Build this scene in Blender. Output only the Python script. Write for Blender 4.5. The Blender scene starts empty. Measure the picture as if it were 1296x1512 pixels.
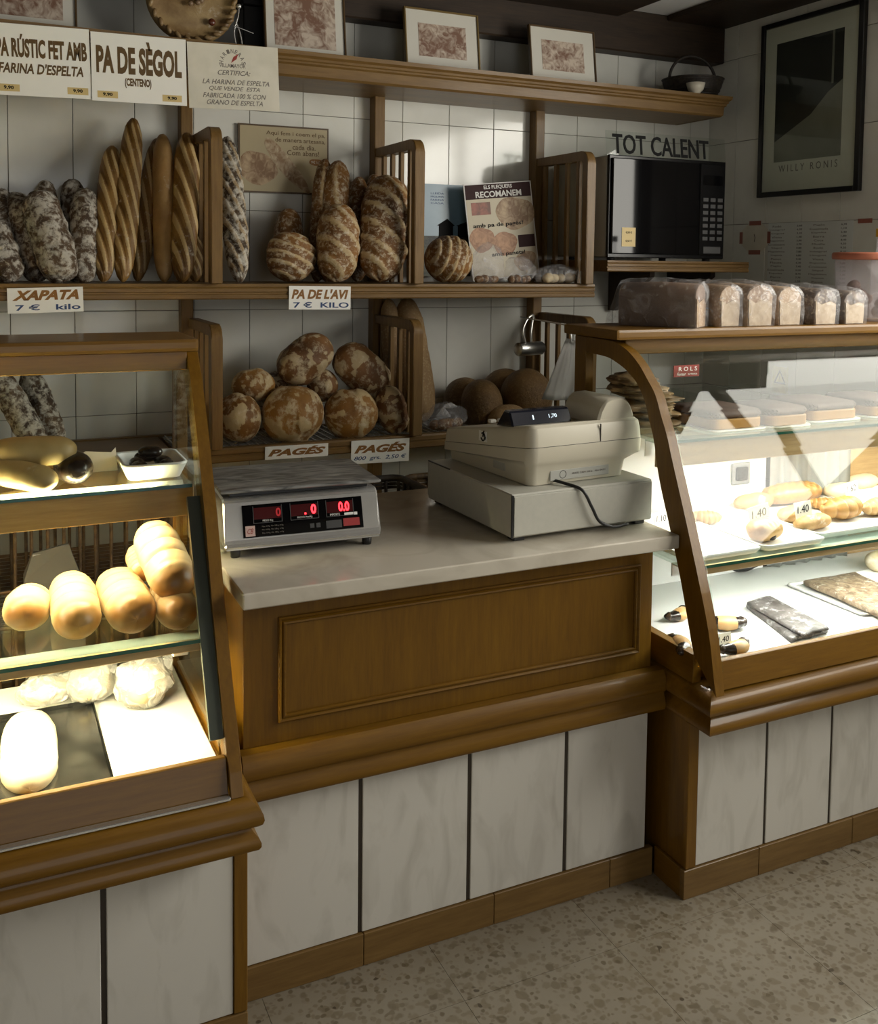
import bpy, bmesh, math, random
from mathutils import Vector, Matrix, noise

sc = bpy.context.scene
col = sc.collection

# ------------------------------------------------------------------ camera
FPX, CX, CY = 1466.25, 676.872, 472.681
RM = Matrix(((0.8998075, -0.4361060, 0.0125700),
             (-0.0150074, -0.0597331, -0.9981016),
             (0.4360289, 0.8979107, -0.0602931)))          # world -> camera (right, down, forward)
CAM = Vector((0, 0, 1.62))
cam_d = bpy.data.cameras.new('camera')
cam = bpy.data.objects.new('camera', cam_d)
col.objects.link(cam)
m3 = Matrix((RM[0], -RM[1], -RM[2])).transposed()
cam.matrix_world = Matrix.Translation(CAM) @ m3.to_4x4()
cam_d.sensor_fit = 'HORIZONTAL'
cam_d.sensor_width = 36
cam_d.lens = FPX * 36 / 1296
cam_d.shift_x = (648 - CX) / 1296
cam_d.shift_y = (CY - 756) / 1296
cam_d.clip_start = 0.05
sc.camera = cam

# ------------------------------------------------------------------ world, daylight, exposure
w = bpy.data.worlds.new('sky')
sc.world = w
w.use_nodes = True
w.node_tree.nodes['Background'].inputs[0].default_value = (0.75, 0.85, 1.0, 1)
w.node_tree.nodes['Background'].inputs[1].default_value = 0.6
sc.view_settings.view_transform = 'Standard'
sc.view_settings.look = 'None'
sc.view_settings.exposure = 0.0
sc.view_settings.gamma = 1.0
sc.view_settings.use_curve_mapping = False
sc.cycles.use_denoising = True
sc.cycles.max_bounces = 10
sc.cycles.transparent_max_bounces = 24
sc.cycles.sample_clamp_indirect = 8
sc.cycles.caustics_reflective = False
sc.cycles.caustics_refractive = False

def area(name, loc, target, sx, sy, power, color):
    d = bpy.data.lights.new(name, 'AREA')
    d.shape = 'RECTANGLE'; d.size = sx; d.size_y = sy; d.energy = power; d.color = color
    o = bpy.data.objects.new(name, d); col.objects.link(o)
    o.location = loc
    o.rotation_euler = (Vector(target) - Vector(loc)).to_track_quat('-Z', 'Y').to_euler()
    return o
# daylight through the shop window in the right wall; plus an added fill light in the doorway behind the camera
area('window_daylight', (3.21, 1.03, 2.02), (0, 1.03, 2.02), 2.36, 1.06, 100, (1.0, 0.95, 0.84))
area('doorway_fill', (0.55, -1.83, 1.30), (0.55, 1, 1.30), 1.3, 2.0, 10, (1.0, 0.96, 0.88))

# ------------------------------------------------------------------ helpers
def ray(u, v):
    return RM.transposed() @ Vector(((u - CX) / FPX, (v - CY) / FPX, 1))
def px(u, v, x=None, y=None, z=None):
    d = ray(u, v)
    if x is not None: t = x / d.x
    elif y is not None: t = y / d.y
    else: t = (z - CAM.z) / d.z
    return CAM + d * t

def V(*a): return Vector(a)

def to_mesh(bm, name='m', smooth=False):
    me = bpy.data.meshes.new(name)
    bmesh.ops.recalc_face_normals(bm, faces=bm.faces)
    if smooth:
        for f in bm.faces: f.smooth = True
    bm.to_mesh(me); bm.free()
    return me

def box(x0, x1, y0, y1, z0, z1, bev=0.0, seg=1):
    bm = bmesh.new()
    bmesh.ops.create_cube(bm, size=1)
    bmesh.ops.scale(bm, vec=(x1 - x0, y1 - y0, z1 - z0), verts=bm.verts)
    bmesh.ops.translate(bm, vec=((x0 + x1) / 2, (y0 + y1) / 2, (z0 + z1) / 2), verts=bm.verts)
    if bev: bmesh.ops.bevel(bm, geom=bm.edges[:], offset=bev, segments=seg, profile=0.7, affect='EDGES')
    return to_mesh(bm)

def prism(poly, axis, a0, a1, bev=0.0):
    """polygon in the two other axes (in x,y,z order), extruded along axis from a0 to a1"""
    def P(p, a):
        return {'x': (a, p[0], p[1]), 'y': (p[0], a, p[1]), 'z': (p[0], p[1], a)}[axis]
    bm = bmesh.new()
    lo = [bm.verts.new(P(p, a0)) for p in poly]
    hi = [bm.verts.new(P(p, a1)) for p in poly]
    n = len(poly)
    bm.faces.new(lo); bm.faces.new(hi)
    for i in range(n):
        bm.faces.new((lo[i], lo[(i + 1) % n], hi[(i + 1) % n], hi[i]))
    if bev: bmesh.ops.bevel(bm, geom=bm.edges[:], offset=bev, segments=1, affect='EDGES')
    return to_mesh(bm)

def strip(pts, th, axis, a0, a1):
    """open polyline given thickness th (to its left) and extruded along axis"""
    out = []
    n = len(pts)
    for i in range(n):
        a = Vector(pts[max(i - 1, 0)]); b = Vector(pts[min(i + 1, n - 1)])
        d = (b - a).normalized()
        nn = Vector((-d.y, d.x))
        out.append(tuple(Vector(pts[i]) + nn * th))
    return prism(list(pts) + out[::-1], axis, a0, a1)

def sweep(prof, path, side=1):
    """prof: (out, up) closed polygon swept along a horizontal path of (x, y) points, mitred"""
    n = len(path); bm = bmesh.new(); rings = []
    for i, p in enumerate(path):
        p = Vector(p)
        ns = []
        if i > 0:
            d = (p - Vector(path[i - 1])).normalized(); ns.append(Vector((d.y, -d.x)) * side)
        if i < n - 1:
            d = (Vector(path[i + 1]) - p).normalized(); ns.append(Vector((d.y, -d.x)) * side)
        if len(ns) == 2:
            m = (ns[0] + ns[1]).normalized(); m = m / max(0.2, m.dot(ns[0]))
        else: m = ns[0]
        rings.append([bm.verts.new((p.x + m.x * o, p.y + m.y * o, z)) for o, z in prof])
    k = len(prof)
    for a, b in zip(rings, rings[1:]):
        for j in range(k):
            bm.faces.new((a[j], a[(j + 1) % k], b[(j + 1) % k], b[j]))
    bm.faces.new(rings[0]); bm.faces.new(rings[-1])
    me = to_mesh(bm, smooth=True); me.set_sharp_from_angle(angle=math.radians(40))
    return me

def tube(pts, r, seg=8, closed=False):
    bm = bmesh.new(); rings = []
    pts = [Vector(p) for p in pts]; n = len(pts)
    up = Vector((0, 0, 1))
    prev = None
    for i, p in enumerate(pts):
        a = pts[i - 1] if (i > 0 or closed) else p
        b = pts[(i + 1) % n] if (i < n - 1 or closed) else p
        d = (b - a).normalized()
        if prev is None:
            s = d.cross(up)
            if s.length < 1e-3: s = d.cross(Vector((1, 0, 0)))
        else:
            s = prev - d * prev.dot(d)
        s.normalize(); prev = s.copy(); t = d.cross(s)
        rr = r[i] if isinstance(r, (list, tuple)) else r
        rings.append([bm.verts.new(p + (s * math.cos(2 * math.pi * k / seg) + t * math.sin(2 * math.pi * k / seg)) * rr) for k in range(seg)])
    m = n if closed else n - 1
    for i in range(m):
        A, B = rings[i], rings[(i + 1) % n]
        for k in range(seg):
            bm.faces.new((A[k], A[(k + 1) % seg], B[(k + 1) % seg], B[k]))
    if not closed:
        bm.faces.new(rings[0]); bm.faces.new(rings[-1])
    return to_mesh(bm, smooth=True)

def spline(pts, n=6):
    """Catmull-Rom through the points"""
    P = [Vector(p) for p in pts]; out = []
    for i in range(len(P) - 1):
        p0 = P[max(i - 1, 0)]; p1 = P[i]; p2 = P[i + 1]; p3 = P[min(i + 2, len(P) - 1)]
        for k in range(n):
            t = k / n
            out.append(0.5 * ((2 * p1) + (p2 - p0) * t + (2 * p0 - 5 * p1 + 4 * p2 - p3) * t * t + (3 * p1 - p0 - 3 * p2 + p3) * t ** 3))
    out.append(P[-1])
    return out

def lathe(prof, seg=24):
    bm = bmesh.new(); rings = []
    for r, z in prof:
        if r < 1e-5: rings.append([bm.verts.new((0, 0, z))])
        else: rings.append([bm.verts.new((r * math.cos(2 * math.pi * k / seg), r * math.sin(2 * math.pi * k / seg), z)) for k in range(seg)])
    for A, B in zip(rings, rings[1:]):
        if len(A) == 1 and len(B) == 1: continue
        for k in range(seg):
            if len(A) == 1: bm.faces.new((A[0], B[(k + 1) % seg], B[k]))
            elif len(B) == 1: bm.faces.new((A[k], A[(k + 1) % seg], B[0]))
            else: bm.faces.new((A[k], A[(k + 1) % seg], B[(k + 1) % seg], B[k]))
    return to_mesh(bm, smooth=True)

def rounded(w, h, r, seg=4):
    """rounded rectangle polygon centred on 0"""
    out = []
    for cx_, cy_, a0 in ((w / 2 - r, h / 2 - r, 0), (-w / 2 + r, h / 2 - r, 90), (-w / 2 + r, -h / 2 + r, 180), (w / 2 - r, -h / 2 + r, 270)):
        for k in range(seg + 1):
            a = math.radians(a0 + 90 * k / seg)
            out.append((cx_ + r * math.cos(a), cy_ + r * math.sin(a)))
    return out

def obj(name, me, m=None, parent=None, loc=(0, 0, 0), rot=(0, 0, 0)):
    """link a mesh; it is re-centred on its own origin once (shared meshes pass through)"""
    if me.users == 0 and 'c' not in me:
        vs = me.vertices
        lo = Vector((min(v.co.x for v in vs), min(v.co.y for v in vs), min(v.co.z for v in vs)))
        hi = Vector((max(v.co.x for v in vs), max(v.co.y for v in vs), max(v.co.z for v in vs)))
        c = (lo + hi) / 2
        me.transform(Matrix.Translation(-c)); me['c'] = list(c)
    o = bpy.data.objects.new(name, me); col.objects.link(o)
    c = Vector(me.get('c', (0, 0, 0)))
    e = Matrix.Rotation(rot[2], 3, 'Z') @ Matrix.Rotation(rot[1], 3, 'Y') @ Matrix.Rotation(rot[0], 3, 'X')
    o.location = Vector(loc) + e @ c
    o.rotation_euler = rot
    if m is not None and len(me.materials) == 0:
        for k in (m if isinstance(m, (list, tuple)) else [m]): me.materials.append(k)
    if parent is not None:
        o.parent = parent
        if parent.get('wb'):                 # parent stands at its base but its parts are given in world coordinates
            o.location = o.location - Vector(parent['wb'])
        elif parent.parent is not None or parent.type == 'MESH':
            pm = parent.location.copy()
            if parent.parent is not None and parent.parent.get('wb'): pm = pm + Vector(parent.parent['wb'])
            o.location = o.location - pm
    return o

def tag(o, label=None, cat=None, group=None, kind=None):
    if label: o['label'] = label
    if cat: o['category'] = cat
    if group: o['group'] = group
    if kind: o['kind'] = kind
    return o

def thing(name, label, cat, loc, rot=(0, 0, 0), group=None, world=False):
    o = bpy.data.objects.new(name, None); col.objects.link(o)
    o.location = loc; o.rotation_euler = rot
    o.empty_display_size = 0.05
    if world: o['wb'] = list(loc)
    tag(o, label, cat, group)
    return o

def struct(name, me, m):
    return tag(obj(name, me, m), kind='structure')

FONT = {}
def letters(s, wid, hei, shear=0.0, bold=0.0, space=1.0, th=0.0004):
    """flat lettering in the XZ plane facing -Y, centred, scaled to wid x hei"""
    c = bpy.data.curves.new('lettering', 'FONT')
    c.body = s; c.size = 1; c.shear = shear; c.offset = bold; c.space_character = space
    c.align_x = 'CENTER'; c.resolution_u = 3; c.extrude = 0.5
    o = bpy.data.objects.new('lettering_tmp', c)
    me = bpy.data.meshes.new_from_object(o)
    bpy.data.objects.remove(o); bpy.data.curves.remove(c)
    xs = [v.co.x for v in me.vertices]; ys = [v.co.y for v in me.vertices]
    cx_, cy_ = (min(xs) + max(xs)) / 2, (min(ys) + max(ys)) / 2
    sx, sy = wid / (max(xs) - min(xs)), hei / (max(ys) - min(ys))
    for v in me.vertices:
        x, y, z = v.co
        v.co = ((x - cx_) * sx, -z * th, (y - cy_) * sy)
    me['c'] = [0, 0, 0]
    me.materials.clear()
    return me

# ------------------------------------------------------------------ materials
def newmat(name):
    m = bpy.data.materials.new(name); m.use_nodes = True
    nt = m.node_tree
    return m, nt, nt.nodes['Principled BSDF']

def N(nt, typ, **kw):
    n = nt.nodes.new(typ)
    for k, v in kw.items(): setattr(n, k, v)
    return n

def plain(name, c, rough=0.5, spec=0.5, metal=0.0, var=0.0, scale=12.0, bump=0.0, emit=None, es=0.0):
    m, nt, b = newmat(name)
    b.inputs['Base Color'].default_value = (*c, 1)
    b.inputs['Roughness'].default_value = rough
    b.inputs['Specular IOR Level'].default_value = spec
    b.inputs['Metallic'].default_value = metal
    tc = N(nt, 'ShaderNodeTexCoord')
    nz = N(nt, 'ShaderNodeTexNoise'); nz.inputs['Scale'].default_value = scale; nz.inputs['Detail'].default_value = 5
    nt.links.new(tc.outputs['Object'], nz.inputs['Vector'])
    r = N(nt, 'ShaderNodeMapRange')
    r.inputs['To Min'].default_value = 1 - var; r.inputs['To Max'].default_value = 1 + var
    nt.links.new(nz.outputs['Fac'], r.inputs['Value'])
    mx = N(nt, 'ShaderNodeMix', data_type='RGBA', blend_type='MULTIPLY')
    mx.inputs[0].default_value = 1; mx.inputs[6].default_value = (*c, 1)
    nt.links.new(r.outputs[0], mx.inputs[7])
    nt.links.new(mx.outputs[2], b.inputs['Base Color'])
    if bump:
        bp = N(nt, 'ShaderNodeBump'); bp.inputs['Strength'].default_value = bump; bp.inputs['Distance'].default_value = 0.01
        nt.links.new(nz.outputs['Fac'], bp.inputs['Height']); nt.links.new(bp.outputs[0], b.inputs['Normal'])
    if emit:
        b.inputs['Emission Color'].default_value = (*emit, 1); b.inputs['Emission Strength'].default_value = es
    return m

def wood(name, c0, c1, axis='X', rough=0.5, scale=7.0, coat=0.28):
    m, nt, b = newmat(name)
    tc = N(nt, 'ShaderNodeTexCoord'); oi = N(nt, 'ShaderNodeObjectInfo')
    ad = N(nt, 'ShaderNodeVectorMath', operation='MULTIPLY_ADD')
    nt.links.new(oi.outputs['Random'], ad.inputs[0]); ad.inputs[1].default_value = (13, 7, 5)
    nt.links.new(tc.outputs['Object'], ad.inputs[2])
    mp = N(nt, 'ShaderNodeMapping')
    s = {'X': (1.2, 14, 14), 'Y': (14, 1.2, 14), 'Z': (14, 14, 1.2)}[axis]
    mp.inputs['Scale'].default_value = s
    nt.links.new(ad.outputs[0], mp.inputs['Vector'])
    n1 = N(nt, 'ShaderNodeTexNoise'); n1.inputs['Scale'].default_value = scale; n1.inputs['Detail'].default_value = 8; n1.inputs['Roughness'].default_value = 0.65
    nt.links.new(mp.outputs[0], n1.inputs['Vector'])
    n2 = N(nt, 'ShaderNodeTexNoise'); n2.inputs['Scale'].default_value = 1.0; n2.inputs['Detail'].default_value = 3
    nt.links.new(mp.outputs[0], n2.inputs['Vector'])
    mth = N(nt, 'ShaderNodeMath', operation='MULTIPLY_ADD')
    nt.links.new(n1.outputs['Fac'], mth.inputs[0]); mth.inputs[1].default_value = 0.7
    h = N(nt, 'ShaderNodeMath', operation='MULTIPLY'); h.inputs[1].default_value = 0.3
    nt.links.new(n2.outputs['Fac'], h.inputs[0]); nt.links.new(h.outputs[0], mth.inputs[2])
    rp = N(nt, 'ShaderNodeValToRGB')
    rp.color_ramp.elements[0].position = 0.32; rp.color_ramp.elements[0].color = (*c0, 1)
    rp.color_ramp.elements[1].position = 0.68; rp.color_ramp.elements[1].color = (*c1, 1)
    nt.links.new(mth.outputs[0], rp.inputs[0])
    nt.links.new(rp.outputs[0], b.inputs['Base Color'])
    b.inputs['Roughness'].default_value = rough; b.inputs['Specular IOR Level'].default_value = 0.3
    b.inputs['Coat Weight'].default_value = coat; b.inputs['Coat Roughness'].default_value = 0.13
    bp = N(nt, 'ShaderNodeBump'); bp.inputs['Strength'].default_value = 0.12; bp.inputs['Distance'].default_value = 0.004
    nt.links.new(n1.outputs['Fac'], bp.inputs['Height']); nt.links.new(bp.outputs[0], b.inputs['Normal'])
    return m

def glass(name, tint=(0.96, 0.985, 0.97), ior=1.45, rough=0.0, boost=1.0):
    m = bpy.data.materials.new(name); m.use_nodes = True
    nt = m.node_tree; nt.nodes.clear()
    out = N(nt, 'ShaderNodeOutputMaterial'); mx = N(nt, 'ShaderNodeMixShader')
    lw = N(nt, 'ShaderNodeLayerWeight'); lw.inputs['Blend'].default_value = 0.5       # Schlick's curve on the facing angle
    pw = N(nt, 'ShaderNodeMath', operation='POWER'); pw.inputs[1].default_value = 5
    nt.links.new(lw.outputs['Facing'], pw.inputs[0])
    f0 = ((ior - 1) / (ior + 1)) ** 2
    fr = N(nt, 'ShaderNodeMath', operation='MULTIPLY_ADD'); fr.inputs[1].default_value = 1 - f0; fr.inputs[2].default_value = f0
    nt.links.new(pw.outputs[0], fr.inputs[0])
    tr = N(nt, 'ShaderNodeBsdfTransparent'); tr.inputs[0].default_value = (*tint, 1)
    gl = N(nt, 'ShaderNodeBsdfGlossy'); gl.inputs['Roughness'].default_value = rough
    mu = N(nt, 'ShaderNodeMath', operation='MULTIPLY', use_clamp=True); mu.inputs[1].default_value = boost
    nt.links.new(fr.outputs[0], mu.inputs[0])
    nt.links.new(mu.outputs[0], mx.inputs[0]); nt.links.new(tr.outputs[0], mx.inputs[1]); nt.links.new(gl.outputs[0], mx.inputs[2])
    nt.links.new(mx.outputs[0], out.inputs[0])
    return m

def speckle(name, base, spots, rough=0.4, sizes=(30, 90), spread=0.35, coat=0.0):
    """base colour with voronoi chips of several colours (terrazzo)"""
    m, nt, b = newmat(name)
    tc = N(nt, 'ShaderNodeTexCoord')
    src = tc.outputs['Object']
    nz = N(nt, 'ShaderNodeTexNoise'); nz.inputs['Scale'].default_value = 30; nz.inputs['Detail'].default_value = 2
    geo = N(nt, 'ShaderNodeNewGeometry')
    nt.links.new(geo.outputs['Position'], nz.inputs['Vector'])
    va = N(nt, 'ShaderNodeVectorMath', operation='MULTIPLY_ADD'); va.inputs[1].default_value = (0.02, 0.02, 0.02)
    nt.links.new(nz.outputs['Color'], va.inputs[0]); nt.links.new(geo.outputs['Position'], va.inputs[2])
    prev = None
    for k, sz in enumerate(sizes):
        vo = N(nt, 'ShaderNodeTexVoronoi'); vo.inputs['Scale'].default_value = sz; vo.inputs['Randomness'].default_value = 1.0
        nt.links.new(va.outputs[0], vo.inputs['Vector'])
        rp = N(nt, 'ShaderNodeValToRGB'); rp.color_ramp.interpolation = 'CONSTANT'
        els = rp.color_ramp.elements
        while len(els) < len(spots): els.new(0.5)
        for e, (pos, c) in zip(els, spots): e.position = pos; e.color = (*c, 1)
        nt.links.new(vo.outputs['Color'], rp.inputs[0])
        mr = N(nt, 'ShaderNodeMapRange'); mr.inputs['From Min'].default_value = spread; mr.inputs['From Max'].default_value = spread + 0.16
        mr.inputs['To Min'].default_value = 0.85; mr.inputs['To Max'].default_value = 0
        nt.links.new(vo.outputs['Distance'], mr.inputs['Value'])
        mx = N(nt, 'ShaderNodeMix', data_type='RGBA')
        nt.links.new(mr.outputs[0], mx.inputs[0])
        if prev is None: mx.inputs[6].default_value = (*base, 1)
        else: nt.links.new(prev, mx.inputs[6])
        nt.links.new(rp.outputs[0], mx.inputs[7]); prev = mx.outputs[2]
    big = N(nt, 'ShaderNodeTexNoise'); big.inputs['Scale'].default_value = 2.2; big.inputs['Detail'].default_value = 4
    nt.links.new(geo.outputs['Position'], big.inputs['Vector'])
    mr2 = N(nt, 'ShaderNodeMapRange'); mr2.inputs['To Min'].default_value = 0.72; mr2.inputs['To Max'].default_value = 1.22
    nt.links.new(big.outputs['Fac'], mr2.inputs['Value'])
    mm = N(nt, 'ShaderNodeMix', data_type='RGBA', blend_type='MULTIPLY'); mm.inputs[0].default_value = 1
    nt.links.new(prev, mm.inputs[6]); nt.links.new(mr2.outputs[0], mm.inputs[7])
    nt.links.new(mm.outputs[2], b.inputs['Base Color'])
    b.inputs['Roughness'].default_value = rough
    return m

def mottled(name, c0, c1, scale=6, stretch=(1, 1, 1), rough=0.3, lo=0.35, hi=0.65, rand=True, detail=6, dist=0.4, spec=0.5):
    m, nt, b = newmat(name)
    tc = N(nt, 'ShaderNodeTexCoord'); oi = N(nt, 'ShaderNodeObjectInfo')
    ad = N(nt, 'ShaderNodeVectorMath', operation='MULTIPLY_ADD')
    nt.links.new(oi.outputs['Random'], ad.inputs[0]); ad.inputs[1].default_value = (9, 5, 7) if rand else (0, 0, 0)
    nt.links.new(tc.outputs['Object'], ad.inputs[2])
    mp = N(nt, 'ShaderNodeMapping'); mp.inputs['Scale'].default_value = stretch
    nt.links.new(ad.outputs[0], mp.inputs['Vector'])
    n1 = N(nt, 'ShaderNodeTexNoise'); n1.inputs['Scale'].default_value = scale; n1.inputs['Detail'].default_value = detail; n1.inputs['Distortion'].default_value = dist
    nt.links.new(mp.outputs[0], n1.inputs['Vector'])
    rp = N(nt, 'ShaderNodeValToRGB')
    rp.color_ramp.elements[0].position = lo; rp.color_ramp.elements[0].color = (*c0, 1)
    rp.color_ramp.elements[1].position = hi; rp.color_ramp.elements[1].color = (*c1, 1)
    nt.links.new(n1.outputs['Fac'], rp.inputs[0]); nt.links.new(rp.outputs[0], b.inputs['Base Color'])
    b.inputs['Roughness'].default_value = rough; b.inputs['Specular IOR Level'].default_value = spec
    return m

def bread(name, dark, gold, pale, flour=0.0, fscale=14.0, cscale=6.0, rough=0.6, flourc=(0.62, 0.56, 0.45), bump=0.5, spots=0.0, edge=1.1):
    """crust: dark/golden bake, pale where the 'score' attribute marks a cut, dusted with flour"""
    m, nt, b = newmat(name)
    tc = N(nt, 'ShaderNodeTexCoord'); oi = N(nt, 'ShaderNodeObjectInfo')
    ad = N(nt, 'ShaderNodeVectorMath', operation='MULTIPLY_ADD')
    nt.links.new(oi.outputs['Random'], ad.inputs[0]); ad.inputs[1].default_value = (17, 11, 23)
    nt.links.new(tc.outputs['Object'], ad.inputs[2])
    n1 = N(nt, 'ShaderNodeTexNoise'); n1.inputs['Scale'].default_value = cscale; n1.inputs['Detail'].default_value = 6; n1.inputs['Roughness'].default_value = 0.6
    nt.links.new(ad.outputs[0], n1.inputs['Vector'])
    rp = N(nt, 'ShaderNodeValToRGB')
    rp.color_ramp.elements[0].position = 0.34; rp.color_ramp.elements[0].color = (*dark, 1)
    rp.color_ramp.elements[1].position = 0.66; rp.color_ramp.elements[1].color = (*gold, 1)
    nt.links.new(n1.outputs['Fac'], rp.inputs[0])
    at = N(nt, 'ShaderNodeAttribute', attribute_name='score')
    n3 = N(nt, 'ShaderNodeTexNoise'); n3.inputs['Scale'].default_value = 38; n3.inputs['Detail'].default_value = 6; n3.inputs['Roughness'].default_value = 0.7
    nt.links.new(ad.outputs[0], n3.inputs['Vector'])
    rag = N(nt, 'ShaderNodeMath', operation='MULTIPLY_ADD'); rag.inputs[1].default_value = edge
    nt.links.new(n3.outputs['Fac'], rag.inputs[0]); nt.links.new(at.outputs['Fac'], rag.inputs[2])
    rg = N(nt, 'ShaderNodeMapRange'); rg.inputs['From Min'].default_value = 0.30 + edge * .5; rg.inputs['From Max'].default_value = 0.62 + edge * .5
    rg.inputs['To Max'].default_value = 0.92
    nt.links.new(rag.outputs[0], rg.inputs['Value'])
    mx = N(nt, 'ShaderNodeMix', data_type='RGBA'); nt.links.new(rg.outputs[0] if edge else at.outputs['Fac'], mx.inputs[0])
    nt.links.new(rp.outputs[0], mx.inputs[6]); mx.inputs[7].default_value = (*pale, 1)
    last = mx.outputs[2]
    n2 = N(nt, 'ShaderNodeTexNoise'); n2.inputs['Scale'].default_value = fscale; n2.inputs['Detail'].default_value = 9; n2.inputs['Roughness'].default_value = 0.72; n2.inputs['Distortion'].default_value = 0.25
    nt.links.new(ad.outputs[0], n2.inputs['Vector'])
    if flour > 0:
        mr = N(nt, 'ShaderNodeMapRange'); mr.inputs['From Min'].default_value = 0.62 - flour * 0.3; mr.inputs['From Max'].default_value = 0.74 - flour * 0.3
        mr.inputs['To Max'].default_value = 0.85
        nt.links.new(n2.outputs['Fac'], mr.inputs['Value'])
        fx = N(nt, 'ShaderNodeMix', data_type='RGBA'); nt.links.new(mr.outputs[0], fx.inputs[0])
        nt.links.new(last, fx.inputs[6]); fx.inputs[7].default_value = (*flourc, 1); last = fx.outputs[2]
    if spots > 0:
        vo = N(nt, 'ShaderNodeTexVoronoi'); vo.inputs['Scale'].default_value = 85
        nt.links.new(ad.outputs[0], vo.inputs['Vector'])
        mr = N(nt, 'ShaderNodeMapRange'); mr.inputs['From Min'].default_value = 0.15; mr.inputs['From Max'].default_value = 0.45
        mr.inputs['To Min'].default_value = spots; mr.inputs['To Max'].default_value = 0
        nt.links.new(vo.outputs['Distance'], mr.inputs['Value'])
        fx = N(nt, 'ShaderNodeMix', data_type='RGBA'); nt.links.new(mr.outputs[0], fx.inputs[0])
        nt.links.new(last, fx.inputs[6]); fx.inputs[7].default_value = (*flourc, 1); last = fx.outputs[2]
    nt.links.new(last, b.inputs['Base Color'])
    b.inputs['Roughness'].default_value = rough
    bp = N(nt, 'ShaderNodeBump'); bp.inputs['Strength'].default_value = bump; bp.inputs['Distance'].default_value = 0.006
    nt.links.new(n2.outputs['Fac'], bp.inputs['Height']); nt.links.new(bp.outputs[0], b.inputs['Normal'])
    return m

def film(name, alpha=0.28, c=(0.9, 0.9, 0.92), scale=22):
    """crinkled clear plastic bag"""
    m = bpy.data.materials.new(name); m.use_nodes = True
    nt = m.node_tree; nt.nodes.clear()
    out = N(nt, 'ShaderNodeOutputMaterial'); mx = N(nt, 'ShaderNodeMixShader')
    tr = N(nt, 'ShaderNodeBsdfTransparent'); tr.inputs[0].default_value = (0.96, 0.96, 0.97, 1)
    pb = N(nt, 'ShaderNodeBsdfPrincipled'); pb.inputs['Base Color'].default_value = (*c, 1); pb.inputs['Roughness'].default_value = 0.16
    tc = N(nt, 'ShaderNodeTexCoord')
    n1 = N(nt, 'ShaderNodeTexNoise'); n1.inputs['Scale'].default_value = scale; n1.inputs['Detail'].default_value = 4; n1.inputs['Distortion'].default_value = 1.2
    nt.links.new(tc.outputs['Object'], n1.inputs['Vector'])
    bp = N(nt, 'ShaderNodeBump'); bp.inputs['Strength'].default_value = 0.9; bp.inputs['Distance'].default_value = 0.02
    nt.links.new(n1.outputs['Fac'], bp.inputs['Height']); nt.links.new(bp.outputs[0], pb.inputs['Normal'])
    mr = N(nt, 'ShaderNodeMapRange'); mr.inputs['From Min'].default_value = 0.5; mr.inputs['From Max'].default_value = 0.72
    mr.inputs['To Min'].default_value = alpha * 0.55; mr.inputs['To Max'].default_value = min(1, alpha * 1.7)
    nt.links.new(n1.outputs['Fac'], mr.inputs['Value'])
    nt.links.new(mr.outputs[0], mx.inputs[0]); nt.links.new(tr.outputs[0], mx.inputs[1]); nt.links.new(pb.outputs[0], mx.inputs[2])
    nt.links.new(mx.outputs[0], out.inputs[0])
    return m

M = {}
OAK0, OAK1 = (0.122, 0.053, 0.0018), (0.190, 0.091, 0.0036)
M['wood_x'] = wood('oak_along_x', OAK0, OAK1, 'X')
M['wood_y'] = wood('oak_along_y', OAK0, OAK1, 'Y')
M['wood_z'] = wood('oak_along_z', OAK0, OAK1, 'Z')
M['shelf_x'] = wood('shelf_oak_along_x', (0.118, 0.062, 0.016), (0.205, 0.118, 0.036), 'X', rough=0.5, coat=.12)
M['shelf_y'] = wood('shelf_oak_along_y', (0.118, 0.062, 0.016), (0.205, 0.118, 0.036), 'Y', rough=0.5, coat=.12)
M['shelf_z'] = wood('shelf_oak_along_z', (0.118, 0.062, 0.016), (0.205, 0.118, 0.036), 'Z', rough=0.5, coat=.12)
M['beam'] = wood('dark_beam', (0.016, 0.010, 0.006), (0.045, 0.026, 0.013), 'X', rough=0.6, coat=0.05)
M['light_wood'] = wood('pale_oak_rail', (0.30, 0.19, 0.085), (0.47, 0.32, 0.16), 'X', rough=0.4)
M['warm_lit_wood'] = wood('warm_lit_oak_rail', (0.30, 0.155, 0.035), (0.46, 0.27, 0.075), 'X', rough=0.4)  # rail oak with warm lamp light mixed into its colour
M['tile'] = mottled('glazed_tile', (0.655, 0.655, 0.60), (0.745, 0.745, 0.69), scale=5, rough=0.10, lo=0.3, hi=0.7)
M['grout'] = plain('grout', (0.17, 0.155, 0.125), 0.9, var=0.1)
M['laminate'] = mottled('marbled_laminate', (0.545, 0.525, 0.47), (0.66, 0.64, 0.585), scale=16, stretch=(1.0, 1.0, 0.35), rough=0.35, lo=0.30, hi=0.52, dist=0.8)
M['strip'] = plain('dark_strip', (0.035, 0.026, 0.018), 0.4)
M['marble'] = mottled('white_marble', (0.40, 0.355, 0.28), (0.60, 0.555, 0.465), scale=4.2, rough=0.18, lo=0.28, hi=0.56, dist=1.2, detail=10)
M['skirt'] = wood('skirting_oak', (0.135, 0.075, 0.022), (0.22, 0.13, 0.042), 'X', rough=0.45, coat=.15)
M['terrazzo'] = speckle('terrazzo', (0.255, 0.225, 0.172), [(0, (0.16, 0.13, 0.085)), (0.3, (0.195, 0.162, 0.11)), (0.6, (0.25, 0.22, 0.165)), (0.78, (0.12, 0.092, 0.055)), (0.92, (0.055, 0.038, 0.02))], rough=0.32, sizes=(34, 70), spread=0.34)
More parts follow.
